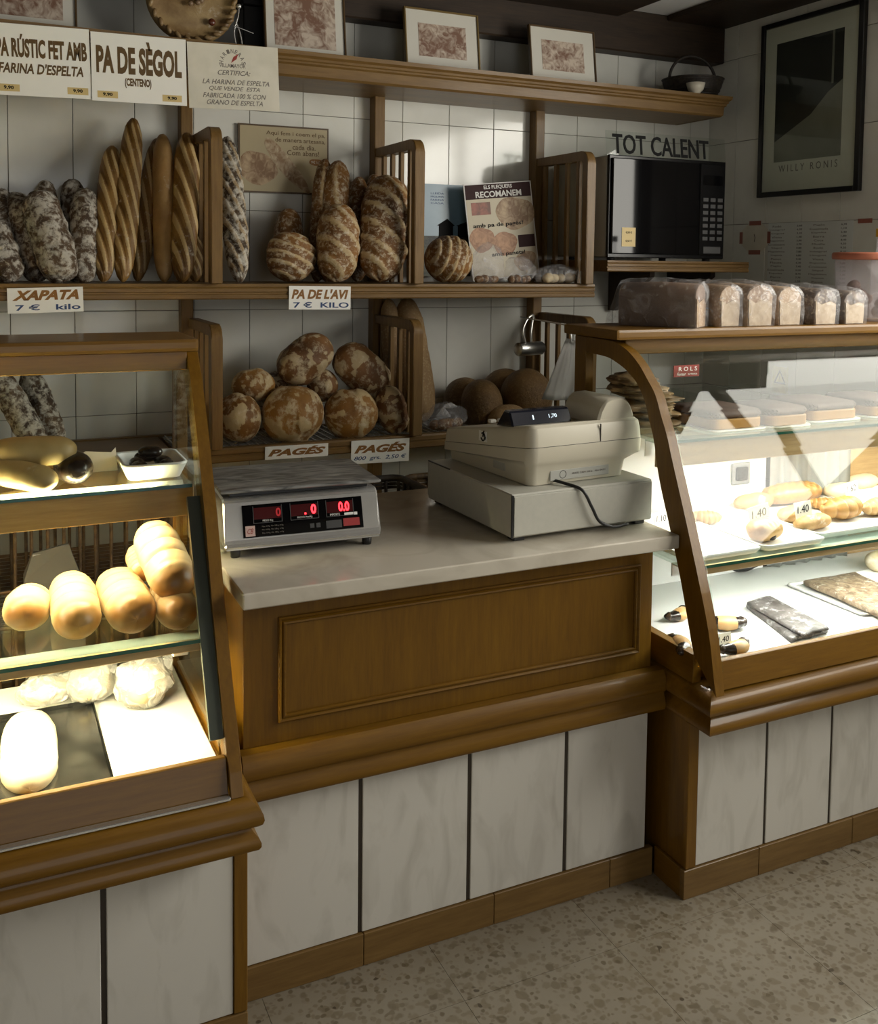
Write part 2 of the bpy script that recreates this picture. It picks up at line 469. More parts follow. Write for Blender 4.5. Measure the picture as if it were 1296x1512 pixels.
M['plaster'] = plain('beige_plaster', (0.42, 0.39, 0.33), 0.8, var=0.03)
M['ceil_white'] = plain('ceiling_plaster', (0.78, 0.78, 0.77), 0.8, var=0.03)
M['glass'] = glass('case_glass', boost=0.6)
M['shelf_glass'] = glass('shelf_glass', tint=(0.90, 0.96, 0.93))
M['glass_edge'] = plain('green_glass_edge', (0.012, 0.075, 0.048), 0.08, spec=0.8)
M['white_board'] = plain('white_melamine', (0.80, 0.80, 0.78), 0.35, var=0.02)
M['alu'] = plain('brushed_metal_strip', (0.085, 0.09, 0.07), 0.4, metal=0.2, var=0.08)
M['chrome'] = plain('polished_steel', (0.72, 0.72, 0.70), 0.22, metal=0.75, var=0.06)
M['steel'] = plain('satin_steel', (0.52, 0.52, 0.50), 0.32, metal=1.0, var=0.1)
M['black'] = plain('black_plastic', (0.012, 0.012, 0.013), 0.35)
M['iron'] = plain('black_wire', (0.02, 0.019, 0.017), 0.5, metal=0.4)

# ------------------------------------------------------------------ room shell
XW, YW, ZC = 3.17, 3.80, 2.737          # right wall, back wall, ceiling
TW, TH, TZ0 = 0.2105, 0.3805, 0.278    # tile pitch
# floor: terrazzo slabs
fl = struct('floor', box(-1.9, XW + 0.02, -1.9, YW + 0.02, -0.06, -0.006), M['grout'])
me = box(0, 0.399, 0, 0.399, -0.006, 0)
for i in range(13):
    for j in range(14):
        s = obj('slab', me, M['terrazzo'])
        s.parent = fl
        s.location = Vector((-1.86 + 0.4 * i + 0.199, -1.74 + 0.4 * j + 0.199, -0.003)) - fl.location
# back wall and right wall with glazed tiles
wb = struct('wall_back', box(-1.9, XW + 0.12, YW, YW + 0.1, -0.06, ZC + 0.05), M['grout'])
me = box(0, TW - 0.0022, YW - 0.005, YW + 0.003, 0, TH - 0.0022, 0.0012)
XT0 = XW - 0.12 - TW * 15               # first column; the joints seen in the photograph
def tile_row(z): return TZ0 + TH * z
cols = [0.946 + TW * k for k in range(-9, 11)]
for x in cols:
    if x > XW - 0.02: continue
    for r in range(0, 7):
        z = tile_row(r)
        if z > ZC: continue
        if x + TW > XW:
            mm = box(x, XW - 0.006, YW - 0.005, YW + 0.003, z, z + TH - 0.0022, 0.0012)
            t = obj('tile', mm, M['tile'], wb); t.location = Vector(mm['c']) - wb.location
            continue
        t = obj('tile', me, M['tile']); t.parent = wb
        t.location = Vector((x + TW / 2, YW - 0.001, z + TH / 2)) - wb.location
# right wall: tiled behind the counter, shop window in front of it
wr = struct('wall_right', box(XW, XW + 0.12, 2.25, YW, -0.06, ZC + 0.05), M['grout'])
me = box(XW - 0.005, XW + 0.003, 0, TW - 0.0022, 0, TH - 0.0022, 0.0012)
for k in range(7):
    for r in range(0, 7):
        z = tile_row(r)
        if z > ZC: continue
        t = obj('tile', me, M['tile']); t.parent = wr
        t.location = Vector((XW - 0.001, YW - 0.008 - TW * (k + 0.5) + (0.03 if k else 0.03), z + TH / 2)) - wr.location
tag(struct('wall_right_front', box(XW, XW + 0.12, -1.9, -0.20, -0.06, ZC + 0.05), M['plaster']), 'plaster wall beside the shop window')
struct('wall_right_sill', box(XW, XW + 0.12, -0.20, 2.25, -0.06, 1.45), M['plaster'])
struct('wall_right_head', box(XW, XW + 0.12, -0.20, 2.25, 2.60, ZC + 0.05), M['plaster'])
wn = thing('window_1', 'shop window with dark mullions', None, (XW + 0.06, 1.02, 1.45), world=True); wn['kind'] = 'structure'
for y in (-0.175, 1.025, 2.225):
    obj('mullion', box(XW - 0.01, XW + 0.05, y - 0.025, y + 0.025, 1.45, 2.60, 0.004), M['beam'], wn)
for z in (1.472, 2.578):
    obj('rail', box(XW - 0.008, XW + 0.048, -0.20, 2.25, z - 0.022, z + 0.022, 0.004), M['beam'], wn)
struct('wall_left', box(-2.0, -1.9, -1.9, YW, -0.06, ZC + 0.05), M['plaster'])
struct('wall_front', box(-1.9, -0.15, -2.0, -1.9, -0.06, ZC + 0.05), M['plaster'])
struct('wall_front_right', box(1.25, XW + 0.12, -2.0, -1.9, -0.06, ZC + 0.05), M['plaster'])
struct('wall_front_head', box(-0.15, 1.25, -2.0, -1.9, 2.35, ZC + 0.05), M['plaster'])
# ceiling: white plaster between dark beams
struct('ceiling', box(-1.95, XW + 0.12, -1.95, YW + 0.1, ZC, ZC + 0.08), M['ceil_white'])
struct('trim_1', box(-1.9, XW - 0.006, 3.70, YW - 0.006, 2.552, ZC, 0.006), M['beam'])
struct('trim_2', box(2.825, XW - 0.006, -1.9, 3.699, 2.712, ZC, 0.003), M['beam'])
struct('trim_3', box(-1.9, 2.56, -1.9, 3.699, 2.70, ZC, 0.004), M['beam'])

# ------------------------------------------------------------------ display cases
MOLD = [(0, .462), (.078, .462), (.087, .465), (.091, .472), (.091, .480), (.086, .490), (.078, .499), (.075, .504), (.075, .509), (.086, .512), (.093, .518),
        (.096, .527), (.094, .538), (.086, .551), (.074, .561), (.064, .566), (0, .566)]
def mold(k): return [(o * k, z) for o, z in MOLD]

def base_unit(t, x0, x1, yf, pan_edges, post_x, side, skirt_x):
    """lower cabinet: carcass, marbled panels between dark strips, corner post, jointed skirting"""
    obj('carcass', box(x0 + 0.004, x1 - 0.004, yf + 0.012, 2.50, 0.002, 0.462), M['wood_z'], t)
    for a, b in pan_edges:
        obj('panel', box(a, b, yf, yf + 0.0115, 0.078, 0.4615, 0.0015), M['laminate'], t)
    for (a, b), (c, d) in zip(pan_edges, pan_edges[1:]):
        obj('cover_strip', box(b, c, yf + 0.003, yf + 0.0115, 0.078, 0.4615), M['strip'], t)
    if post_x: obj('corner_post', box(post_x[0], post_x[1], yf - 0.004, yf + 0.0115, 0.078, 0.4615, 0.002), M['wood_z'], t)
    for a, b in skirt_x:
        obj('skirting', box(a, b, yf - 0.006, yf + 0.0115, 0.0, 0.0765, 0.0015), M['skirt'], t)

OUTER = [(1.838, .566), (1.846, .60), (1.873, .724), (1.933, .884), (1.979, .997), (2.029, 1.114), (2.052, 1.171), (2.080, 1.223),
         (2.107, 1.275), (2.143, 1.311), (2.182, 1.347), (2.239, 1.381), (2.308, 1.400), (2.50, 1.403)]
INNER = [(2.432, 1.356), (2.333, 1.352), (2.278, 1.339), (2.233, 1.322), (2.188, 1.294), (2.153, 1.253), (2.130, 1.203), (2.108, 1.152),
         (2.081, 1.055), (2.031, .935), (1.983, .815), (1.925, .640)]
LOUT = [(1.872, .566), (1.887, .61), (1.955, .703 + .03), (2.032, .888), (2.109, 1.07), (2.190, 1.225), (2.262, 1.343), (2.31, 1.403), (2.50, 1.403)]
LINN = [(2.44, 1.356), (2.352, 1.352), (2.325, 1.325), (2.255, 1.21), (2.175, 1.055), (2.10, .88), (2.03, .72), (1.985, .640)]

def dense(p): return [(q.x, q.y) for q in spline([(a, b, 0) for a, b in p], 4)]
OUTER = OUTER[:1] + dense(OUTER[1:-1]) + OUTER[-1:]
INNER = dense(INNER)

def build_case(right):
    if right:
        t = thing('display_case', 'oak display case with curved glass front and white-lit pastries, at the right', 'display case', (2.39, 2.2, 0), world=True)
        x0, x1, yf = 1.600, 3.160, 1.937
        pe = [(1.634, 1.860), (1.868, 2.094), (2.102, 2.328), (2.336, 2.562), (2.570, 2.796), (2.804, 3.030), (3.038, 3.156)]
        base_unit(t, x0, x1, yf, pe, (1.600, 1.633), 1, [(1.594, 1.842), (1.843, 2.183), (2.184, 2.524), (2.525, 2.865), (2.866, 3.160)])
        obj('skirting', box(1.594, 1.606, yf + 0.012, 2.055, 0.0, 0.0765, 0.0015), M['wood_y'], t)
        obj('moulding', sweep(mold(1.0), [(1.640, 2.60), (1.640, 1.937), (x1, 1.937)], -1) if False else sweep([(o * (0.5 if False else 1.0), z) for o, z in MOLD], [(x1, 1.937), (1.682, 1.937), (1.682, 2.498)], -1), M['wood_x'], t)
        fx = (1.600, 1.628); gx0, gx1 = 1.629, 3.15; out, inn = OUTER, INNER; lamp_c, lamp_e = (1.0, 0.97, 0.90), 82
    else:
        t = thing('display_case', 'oak display case with straight sloping glass and warm light, at the left', 'display case', (-0.3, 2.2, 0), world=True)
        x0, x1, yf = -1.05, 0.478, 1.937
        pe = [(-0.98, -0.75), (-0.742, -0.512), (-0.504, -0.274), (-0.266, -0.036), (-0.028, 0.195), (0.206, 0.449)]
        base_unit(t, x0, x1, yf, pe, (0.450, 0.478), 1, [(-1.05, -0.70), (-0.699, -0.35), (-0.349, 0.0), (0.001, 0.30), (0.301, 0.478)])
        obj('moulding', sweep(MOLD, [(0.393, 2.498), (0.393, 1.937), (x0, 1.937)], -1), M['wood_x'], t)
        fx = (0.430, 0.456); gx0, gx1 = -1.04, 0.429; out, inn = LOUT, LINN; lamp_c, lamp_e = (1.0, 0.84, 0.50), 190
    # end frames: arched board with an opening
    ends = [fx, ((3.126, 3.154) if right else (-1.048, -1.02))]
    for e in ends:
        prof = list(out) + [(2.50, .566)]
        hole = list(inn) + [(2.432 if right else 2.44, .640)]
        bm = bmesh.new()
        for x in e:
            pass
        # ring of quads between the outer outline and the opening, extruded
        def resample(p, n):
            p = [Vector(q) for q in p] + [Vector(p[0])]
            L = [0]
            for a, b in zip(p, p[1:]): L.append(L[-1] + (b - a).length)
            r = []
            for i in range(n):
                s = L[-1] * i / n
                k = max(j for j in range(len(L)) if L[j] <= s + 1e-9); k = min(k, len(p) - 2)
                f = (s - L[k]) / max(1e-9, L[k + 1] - L[k])
                r.append(p[k].lerp(p[k + 1], f))
            return r
        # cut the frame as three bars: sloping stile with arch, back stile, bottom rail
        obj('arched_stile', prism(list(out[:-1]) + [(2.44, out[-1][1]), (2.44, inn[0][1])] + list(inn[1:]) , 'x', e[0], e[1], 0.0015), M['wood_z'], t)
        obj('back_stile', prism([(2.44, .566), (2.50, .566), (2.50, 1.403), (2.44, 1.403)], 'x', e[0], e[1], 0.002), M['wood_z'], t)
        b0 = inn[-1][0] + .012
        obj('bottom_rail', prism([(b0 - .01, .567), (2.44, .567), (2.44, .640), (inn[-1][0], .640)], 'x', e[0] + .001, e[1] - .001, 0.001), M['wood_y'], t)
        xs = e[1] + .001 if e is ends[0] and right else (e[0] - .005 if e is ends[0] else (e[0] - .005 if right else e[1] + .001))
        gp = [(y + .004, z - .004) for y, z in out[1:-1]]
        obj('side_glass', prism([(inn[-1][0] - .03, .636)] + [((a[0] + b[0]) / 2, (a[1] + b[1]) / 2) for a, b in zip(out[2:-1], out[2:-1])] + [(2.45, 1.385), (2.45, .636)], 'x', xs, xs + .004), M['glass'], t)
    # top board and the rail under it
    tx0, tx1 = (1.572, 3.160) if right else (-1.05, 0.452)
    obj('top_board', box(tx0, tx1, 2.245 if right else 2.275, 2.52, 1.406, 1.435, 0.008, 2), M['wood_x'], t)
    obj('top_rail', box(gx0, gx1, 2.285 if right else 2.30, 2.315 if right else 2.33, 1.362, 1.405, 0.002), M['wood_x'], t)
    obj('top_rail', box(gx0, gx1, 2.44, 2.49, 1.35, 1.405, 0.002), M['wood_x'], t)
    # deck, lit white floor, front rail
    obj('deck', box(x0 + .03, x1 - .03, 1.95, 2.50, .5665, .600), M['wood_x'], t)
    obj('display_floor', box(gx0 + .006, gx1 - .006, 1.915, 2.485, .6005, .612, 0.002), M['white_board'], t)
    if right:
        obj('front_rail', prism([(1.862, .5665), (1.876, .637), (1.892, .637), (1.90, .5665)], 'x', gx0, gx1, 0.002), M['wood_x'], t)
        gpts = [(1.880, .637), (1.884, .66), (1.900, .724), (1.958, .884), (2.004, .997), (2.053, 1.114), (2.076, 1.171), (2.104, 1.223), (2.130, 1.272), (2.163, 1.305), (2.198, 1.338), (2.247, 1.368), (2.286, 1.380)]
        obj('front_glass', strip(gpts, -.005, 'x', gx0, gx1), M['glass'], t)
    else:
        obj('front_rail', prism([(1.885, .5665), (1.905, .637), (1.921, .637), (1.93, .5665)], 'x', gx0, gx1, 0.002), M['wood_x'], t)
        obj('metal_strip', box(gx0, gx1, 1.868, 1.884, .5665, .572, 0.001), M['chrome'], t)
        gpts = [(1.910, .637), (2.304, 1.385)]
        obj('front_glass', strip(gpts, -.005, 'x', gx0, gx1), M['glass'], t)
        gl = Vector((2.304 - 1.910, 1.385 - .637)).normalized()
        a = Vector((1.928, .665)); b = Vector((2.150, 1.085)) + gl * .02
        obj('edge_strip', prism([tuple(a), tuple(b), tuple(b + Vector((.012, -.007))), tuple(a + Vector((.012, -.007)))], 'x', .402, .4285), M['alu'], t)
    # two glass shelves, wooden rail and lamp under the upper one
    yA, yB = (2.11, 1.992) if right else (2.20, 2.02)
    zA, zB = (1.138, .830) if right else (1.113, .830)
    for y, z, nm in ((yA, zA, 'upper'), (yB, zB, 'lower')):
        bm = bmesh.new(); bmesh.ops.create_cube(bm, size=1)
        bmesh.ops.scale(bm, vec=(gx1 - gx0 - .016, 2.47 - y, .008), verts=bm.verts)
        bmesh.ops.translate(bm, vec=((gx0 + gx1) / 2, (2.47 + y) / 2, z + .004), verts=bm.verts)
        bm.normal_update()
        for f in bm.faces: f.material_index = 1 if f.normal.y < -.5 else 0
        obj('glass_shelf', to_mesh(bm), [M['shelf_glass'], M['glass_edge']], t)
    obj('shelf_rail', box(gx0 + .002, gx1 - .002, yA + .012, yA + .034, zA - .066, zA - .001, 0.002), M['light_wood' if right else 'warm_lit_wood'], t)
    obj('shelf_rail', box(gx0 + .002, gx1 - .002, yB + .010, yB + .026, zB - .020, zB - .001, 0.002), M['light_wood'], t)
    obj('shelf_rail', box(gx0 + .002, gx1 - .002, 2.452, 2.470, zA - .04, zA - .001, 0.002), M['light_wood'], t)
    e = plain('lamp_glow_' + ('cool' if right else 'warm'), (0.9, 0.9, 0.9), 0.4, emit=lamp_c, es=lamp_e)
    for ly, lz, zs in ((yA + .060, zA - .036, zA), (yB + .050, zB - .024, zB)):
        # strip lamp; unseen boards added to block its light upwards and backwards
        lt = obj('lamp_tube', tube([(gx0 + .08, ly, lz), (gx1 - .08, ly, lz)], .0095, 12), e, t)
        if right or zs == zB: obj('added_baffle', box(gx0 + .012, gx1 - .012, ly - .018, ly + .028, zs - .0055, zs - .0012), M['white_board'], t)
        obj('added_baffle', box(gx0 + .012, gx1 - .012, ly + .0285, ly + .031, lz - .012, zs - .0012), M['white_board'], t)
        for xx in (gx0 + .06, gx1 - .06):
            obj('lamp_holder', box(xx - .016, xx + .016, ly - .013, ly + .013, lz - .012, zs - .006, 0.002), M['white_board'], lt)
    return t
build_case(False)
rc = build_case(True)

# ------------------------------------------------------------------ serving counter between the cases
t = thing('counter_cabinet', 'oak serving counter with a framed front and four marbled panels', 'counter', (1.04, 2.35, 0), world=True)
CX0, CX1, CY0 = 0.499, 1.570, 2.059
obj('carcass', box(CX0 + .002, CX1, CY0 + .012, 2.66, 0.002, 0.892), M['wood_z'], t)
obj('front_board', box(CX0, CX1, CY0, CY0 + .0118, .566, .8925, 0.001), M['wood_z'], t)
fx0, fx1, fz0, fz1 = 0.575, 1.528, .612, .845
prof = [(0, 0), (0.016, 0), (0.016, .004), (.011, .009), (.007, .005), (.003, .008), (0, .006)]
def bar(a, b, n):      # frame bead: profile (inwards, proud) along one side
    pass
bw = .017
for nm, q in (('bead', [(fx0, fz0), (fx1, fz0), (fx1 - bw, fz0 + bw), (fx0 + bw, fz0 + bw)]), ('bead', [(fx0, fz1), (fx1, fz1), (fx1 - bw, fz1 - bw), (fx0 + bw, fz1 - bw)]),
              ('bead', [(fx0, fz0), (fx0, fz1), (fx0 + bw, fz1 - bw), (fx0 + bw, fz0 + bw)]), ('bead', [(fx1, fz0), (fx1, fz1), (fx1 - bw, fz1 - bw), (fx1 - bw, fz0 + bw)])):
    bm = bmesh.new()
    c = Vector(((fx0 + fx1) / 2, (fz0 + fz1) / 2))
    outer = [Vector(q[0]), Vector(q[1])]; inner_ = [Vector(q[3]), Vector(q[2])]
    rows = []
    for s, p in ((0, 0), (0, .007), (.18, .010), (.36, .007), (.5, .004), (.64, .008), (.85, .009), (1, .005), (1, 0)):
        rows.append([bm.verts.new((o.lerp(i, s).x, CY0 - p, o.lerp(i, s).y)) for o, i in zip(outer, inner_)])
    for A, B in zip(rows, rows[1:]): bm.faces.new((A[0], A[1], B[1], B[0]))
    bm.faces.new([r[0] for r in rows]); bm.faces.new([r[1] for r in rows])
    obj(nm, to_mesh(bm), M['wood_x'], t)
obj('moulding', sweep(mold(.48), [(CX1 + .02, CY0 + .002), (CX0 - .01, CY0 + .002)], -1), M['wood_x'], t)
pe = [(CX0, 0.763), (0.773, 1.040), (1.050, 1.312), (1.322, 1.5655)]
for a, b in pe: obj('panel', box(a, b, CY0, CY0 + .0115, .078, .4615, .0015), M['laminate'], t)
for (a, b), (c, d) in zip(pe, pe[1:]): obj('cover_strip', box(b, c, CY0 + .003, CY0 + .0115, .078, .4615), M['strip'], t)
for a, b in ((CX0, 0.775), (0.776, 1.113), (1.114, 1.452), (1.453, 1.588)):
    obj('skirting', box(a, b, CY0 - .006, CY0 + .0115, 0, .0765, .0015), M['skirt'], t)
# marble worktop
mt = tag(obj('marble_worktop', box(.482, 1.5985, 1.988, 2.712, .8945, .930, .007, 3), M['marble']), 'white marble worktop between the two display cases', 'worktop')

# ------------------------------------------------------------------ shelving on the back wall
su = thing('bread_shelving', 'oak wall shelving with two shelves and slatted dividers holding the breads', 'shelving', (1.1, 3.79, 0.3), world=True)
SY = 3.365
for x in (0.70, 1.455, 2.195):
    obj('upright', box(x - .022, x + .022, 3.735, 3.7945, .35, 2.268, .003), M['shelf_z'], su)
MIDZ, LOWZ = 1.530, .968
def edge_prof(y, z0, z1):
    h = z1 - z0
    return [(3.733, z0), (y + .004, z0), (y, z0 + .004), (y, z0 + h * .30), (y + .004, z0 + h * .36), (y + .004, z0 + h * .44), (y, z0 + h * .50),
            (y, z0 + h * .68), (y + .003, z0 + h * .74), (y, z0 + h * .82), (y + .002, z1), (3.733, z1)]
obj('shelf_board', prism(edge_prof(SY, MIDZ - .053, MIDZ), 'x', -1.0, 2.243), M['shelf_x'], su)
# lower shelf: wooden frame carrying a wire grid
obj('shelf_front_rail', prism([(SY + .03, LOWZ - .050), (SY + .004, LOWZ - .050), (SY, LOWZ - .046), (SY, LOWZ - .032), (SY + .004, LOWZ - .029), (SY + .004, LOWZ - .024), (SY, LOWZ - .020), (SY, LOWZ - .006), (SY + .003, LOWZ), (SY + .03, LOWZ)], 'x', -1.0, 2.30), M['shelf_x'], su)
obj('shelf_back_rail', box(-1.0, 2.30, 3.705, 3.734, LOWZ - .05, LOWZ, .002), M['shelf_x'], su)
grid = bmesh.new()
def bars(bm, x0, x1, y0, y1, z0, z1):
    r = bmesh.ops.create_cube(bm, size=1)['verts']
    bmesh.ops.scale(bm, vec=(x1 - x0, y1 - y0, z1 - z0), verts=r)
    bmesh.ops.translate(bm, vec=((x0 + x1) / 2, (y0 + y1) / 2, (z0 + z1) / 2), verts=r)
for k in range(14): 
    y = SY + .034 + k * .0255
    bars(grid, .60, 2.29, y - .0035, y + .0035, LOWZ - .010, LOWZ - .005)
x = .61
while x < 2.29:
    bars(grid, x - .003, x + .003, SY + .031, 3.704, LOWZ - .005, LOWZ - .001); x += .030
g = obj('wire_grid', to_mesh(grid), M['chrome'], su); g['kind'] = 'stuff'
obj('shelf_board', box(-1.0, .585, SY + .031, 3.704, LOWZ - .03, LOWZ - .004), M['shelf_x'], su)
def divider(x, z0, h, front_y=3.335, hidden=False):
    """slatted end: top rail from the upright, rounded front corner, front post, slats"""
    r = .05; yb = 3.734; w_ = .019
    pts = [(front_y, z0), (front_y, z0 + h - r)] + [(front_y + r - r * math.cos(a), z0 + h - r + r * math.sin(a)) for a in [math.pi / 2 * k / 6 for k in range(1, 7)]] + [(yb, z0 + h)]
    th = .036; r2 = r - th + .012
    inn = [(front_y + th, z0)] + [(front_y + th, z0 + h - r)] + [(front_y + th + .012 - .012 * math.cos(a), z0 + h - th - .012 + .012 * math.sin(a)) for a in [math.pi / 2 * k / 4 for k in range(1, 5)]] + [(yb, z0 + h - th)]
    d = obj('divider', prism(pts + inn[::-1], 'x', x - w_, x + w_, .003), M['shelf_z'], su)
    n = 4; span = yb - .01 - (front_y + th)
    for k in range(n):
        yy = front_y + th + span * (k + .62) / n
        s = obj('slat', box(x - .008, x + .008, yy - .011, yy + .011, z0 + .001, z0 + h - th + .002, .002), M['shelf_z'], su)
    return d
for x in (0.722, 1.457, 2.198):
    divider(x, MIDZ + .0005, .525 if x < 1 else .530)
for x in (0.722, 1.457, 2.22):
    divider(x, LOWZ + .0005, .425 if x < 1 else .430)

# picture ledge above, and the microwave shelf
LZ = 2.352
t = thing('picture_ledge', 'long oak ledge with moulded edge carrying the pictures', 'ledge', (1.3, 3.79, 2.27), world=True)
obj('ledge_board', box(-1.0, 2.954, 3.50, 3.7945, LZ - .087, LZ - .0005, .002), M['shelf_x'], t)
lp = [(0, LZ - .088), (.012, LZ - .088), (.020, LZ - .080), (.022, LZ - .046), (.030, LZ - .040), (.030, LZ - .034), (.036, LZ - .030), (.036, LZ - .022), (.046, LZ - .014), (.048, LZ), (0, LZ)]
obj('ledge_moulding', sweep(lp, [(2.955, 3.79), (2.955, 3.499), (-1.0, 3.499)], -1), M['shelf_x'], t)
t = thing('microwave_shelf', 'short oak shelf in the corner under the microwave', 'shelf', (2.62, 3.79, 1.58), world=True)
obj('shelf_board', prism(edge_prof(3.30, 1.582, 1.627), 'x', 2.258, 2.985), M['shelf_x'], t)
obj('bracket', prism([(3.79, 1.40), (3.79, 1.5815), (3.48, 1.5815), (3.48, 1.56), (3.75, 1.40)], 'x', 2.60, 2.625), M['beam'], t)
obj('bracket', prism([(3.79, 1.40), (3.79, 1.5815), (3.48, 1.5815), (3.48, 1.56), (3.75, 1.40)], 'x', 2.93, 2.955), M['beam'], t)

# ------------------------------------------------------------------ bread builders
M['baguette'] = bread('baguette_crust', (0.13, 0.060, 0.011), (0.27, 0.145, 0.034), (0.50, 0.36, 0.165), edge=.7, flour=0.10, fscale=26, cscale=7, rough=0.5)
M['plain_bar'] = bread('pale_bar_crust', (0.26, 0.14, 0.045), (0.44, 0.27, 0.10), (0.62, 0.45, 0.22), flour=0.06, fscale=26, cscale=6, rough=0.5)
M['ciabatta'] = bread('ciabatta_crust', (0.035, 0.019, 0.009), (0.12, 0.072, 0.034), (0.36, 0.26, 0.14), flour=0.56, fscale=34, cscale=9, rough=0.8, flourc=(0.60, 0.565, 0.48), bump=0.8)
M['rustic'] = bread('rustic_crust', (0.095, 0.036, 0.006), (0.27, 0.12, 0.022), (0.46, 0.34, 0.175), edge=2.4, flour=0.40, fscale=55, cscale=6, rough=0.6, flourc=(0.60, 0.52, 0.38), bump=0.7)
M['pages'] = bread('pages_crust', (0.15, 0.060, 0.009), (0.36, 0.175, 0.035), (0.52, 0.40, 0.215), edge=3.0, flour=0.40, fscale=24, cscale=5, rough=0.6, flourc=(0.62, 0.52, 0.34), bump=0.7)
M['pages_dark'] = bread('pages_dark_crust', (0.085, 0.034, 0.010), (0.22, 0.10, 0.028), (0.48, 0.375, 0.215), edge=3.0, flour=0.36, fscale=24, cscale=5, rough=0.6, flourc=(0.58, 0.49, 0.33), bump=0.7)
M['brown'] = bread('wholemeal_crust', (0.095, 0.050, 0.013), (0.20, 0.112, 0.036), (0.35, 0.22, 0.09), flour=0.16, fscale=70, cscale=7, rough=0.6, spots=0.30, flourc=(0.30, 0.20, 0.085), bump=0.9)
M['spelt'] = bread('spelt_crust', (0.22, 0.13, 0.055), (0.34, 0.22, 0.10), (0.45, 0.33, 0.18), flour=0.15, fscale=60, cscale=8, rough=0.7, spots=0.5, flourc=(0.42, 0.32, 0.17))
M['milk_roll'] = bread('milk_bread_crust', (0.26, 0.11, 0.022), (0.44, 0.23, 0.06), (0.80, 0.62, 0.34), flour=0.0, cscale=5, rough=0.4, bump=0.15, edge=0)
M['white_bread'] = bread('pale_bread_crust', (0.62, 0.50, 0.30), (0.74, 0.63, 0.42), (0.80, 0.70, 0.5), flour=0.2, fscale=14, rough=0.6, flourc=(0.82, 0.77, 0.66), bump=0.2)
M['olive_bar'] = bread('long_roll_crust', (0.24, 0.15, 0.055), (0.42, 0.29, 0.12), (0.55, 0.42, 0.2), flour=0.05, cscale=5, rough=0.5, bump=0.2)
M['croissant'] = bread('croissant_crust', edge=0, dark=(0.20, 0.085, 0.018), gold=(0.40, 0.20, 0.055), pale=(0.66, 0.42, 0.16), flour=0.0, cscale=14, rough=0.35, bump=0.5)
M['puff'] = bread('puff_pastry', (0.30, 0.16, 0.045), (0.54, 0.34, 0.14), (0.75, 0.58, 0.32), flour=0.25, fscale=18, cscale=16, rough=0.5, flourc=(0.85, 0.80, 0.70), bump=0.6)
M['almond'] = bread('almond_glaze', (0.10, 0.06, 0.03), (0.36, 0.28, 0.19), (0.8, 0.74, 0.62), flour=0.22, fscale=44, cscale=40, rough=0.5, flourc=(0.80, 0.76, 0.68), bump=0.9)
M['sugar_dark'] = bread('sugared_chocolate', (0.035, 0.028, 0.026), (0.15, 0.135, 0.13), (0.5, 0.44, 0.36), flour=0.30, fscale=26, cscale=20, rough=0.5, flourc=(0.62, 0.63, 0.66), bump=0.7)
M['choc'] = bread('chocolate', (0.010, 0.0065, 0.005), (0.028, 0.017, 0.012), (0.06, 0.035, 0.02), cscale=8, rough=0.25, bump=0.1)
M['cake'] = bread('cocoa_cake_top', (0.085, 0.050, 0.040), (0.16, 0.095, 0.075), (0.3, 0.2, 0.12), flour=0.05, fscale=20, cscale=5, rough=0.75, bump=0.3)
M['flat_pastry'] = bread('flatbread_crust', (0.10, 0.055, 0.022), (0.30, 0.18, 0.075), (0.42, 0.28, 0.13), flour=0.22, fscale=16, cscale=9, rough=0.6, flourc=(0.40, 0.29, 0.15), bump=0.8)

def depth(p): return RM[2].dot(p - CAM)
def pxsize(n, p): return n * depth(p) / FPX

def sstep(a, b, x):
    t = max(0, min(1, (x - a) / (b - a))); return t * t * (3 - 2 * t)

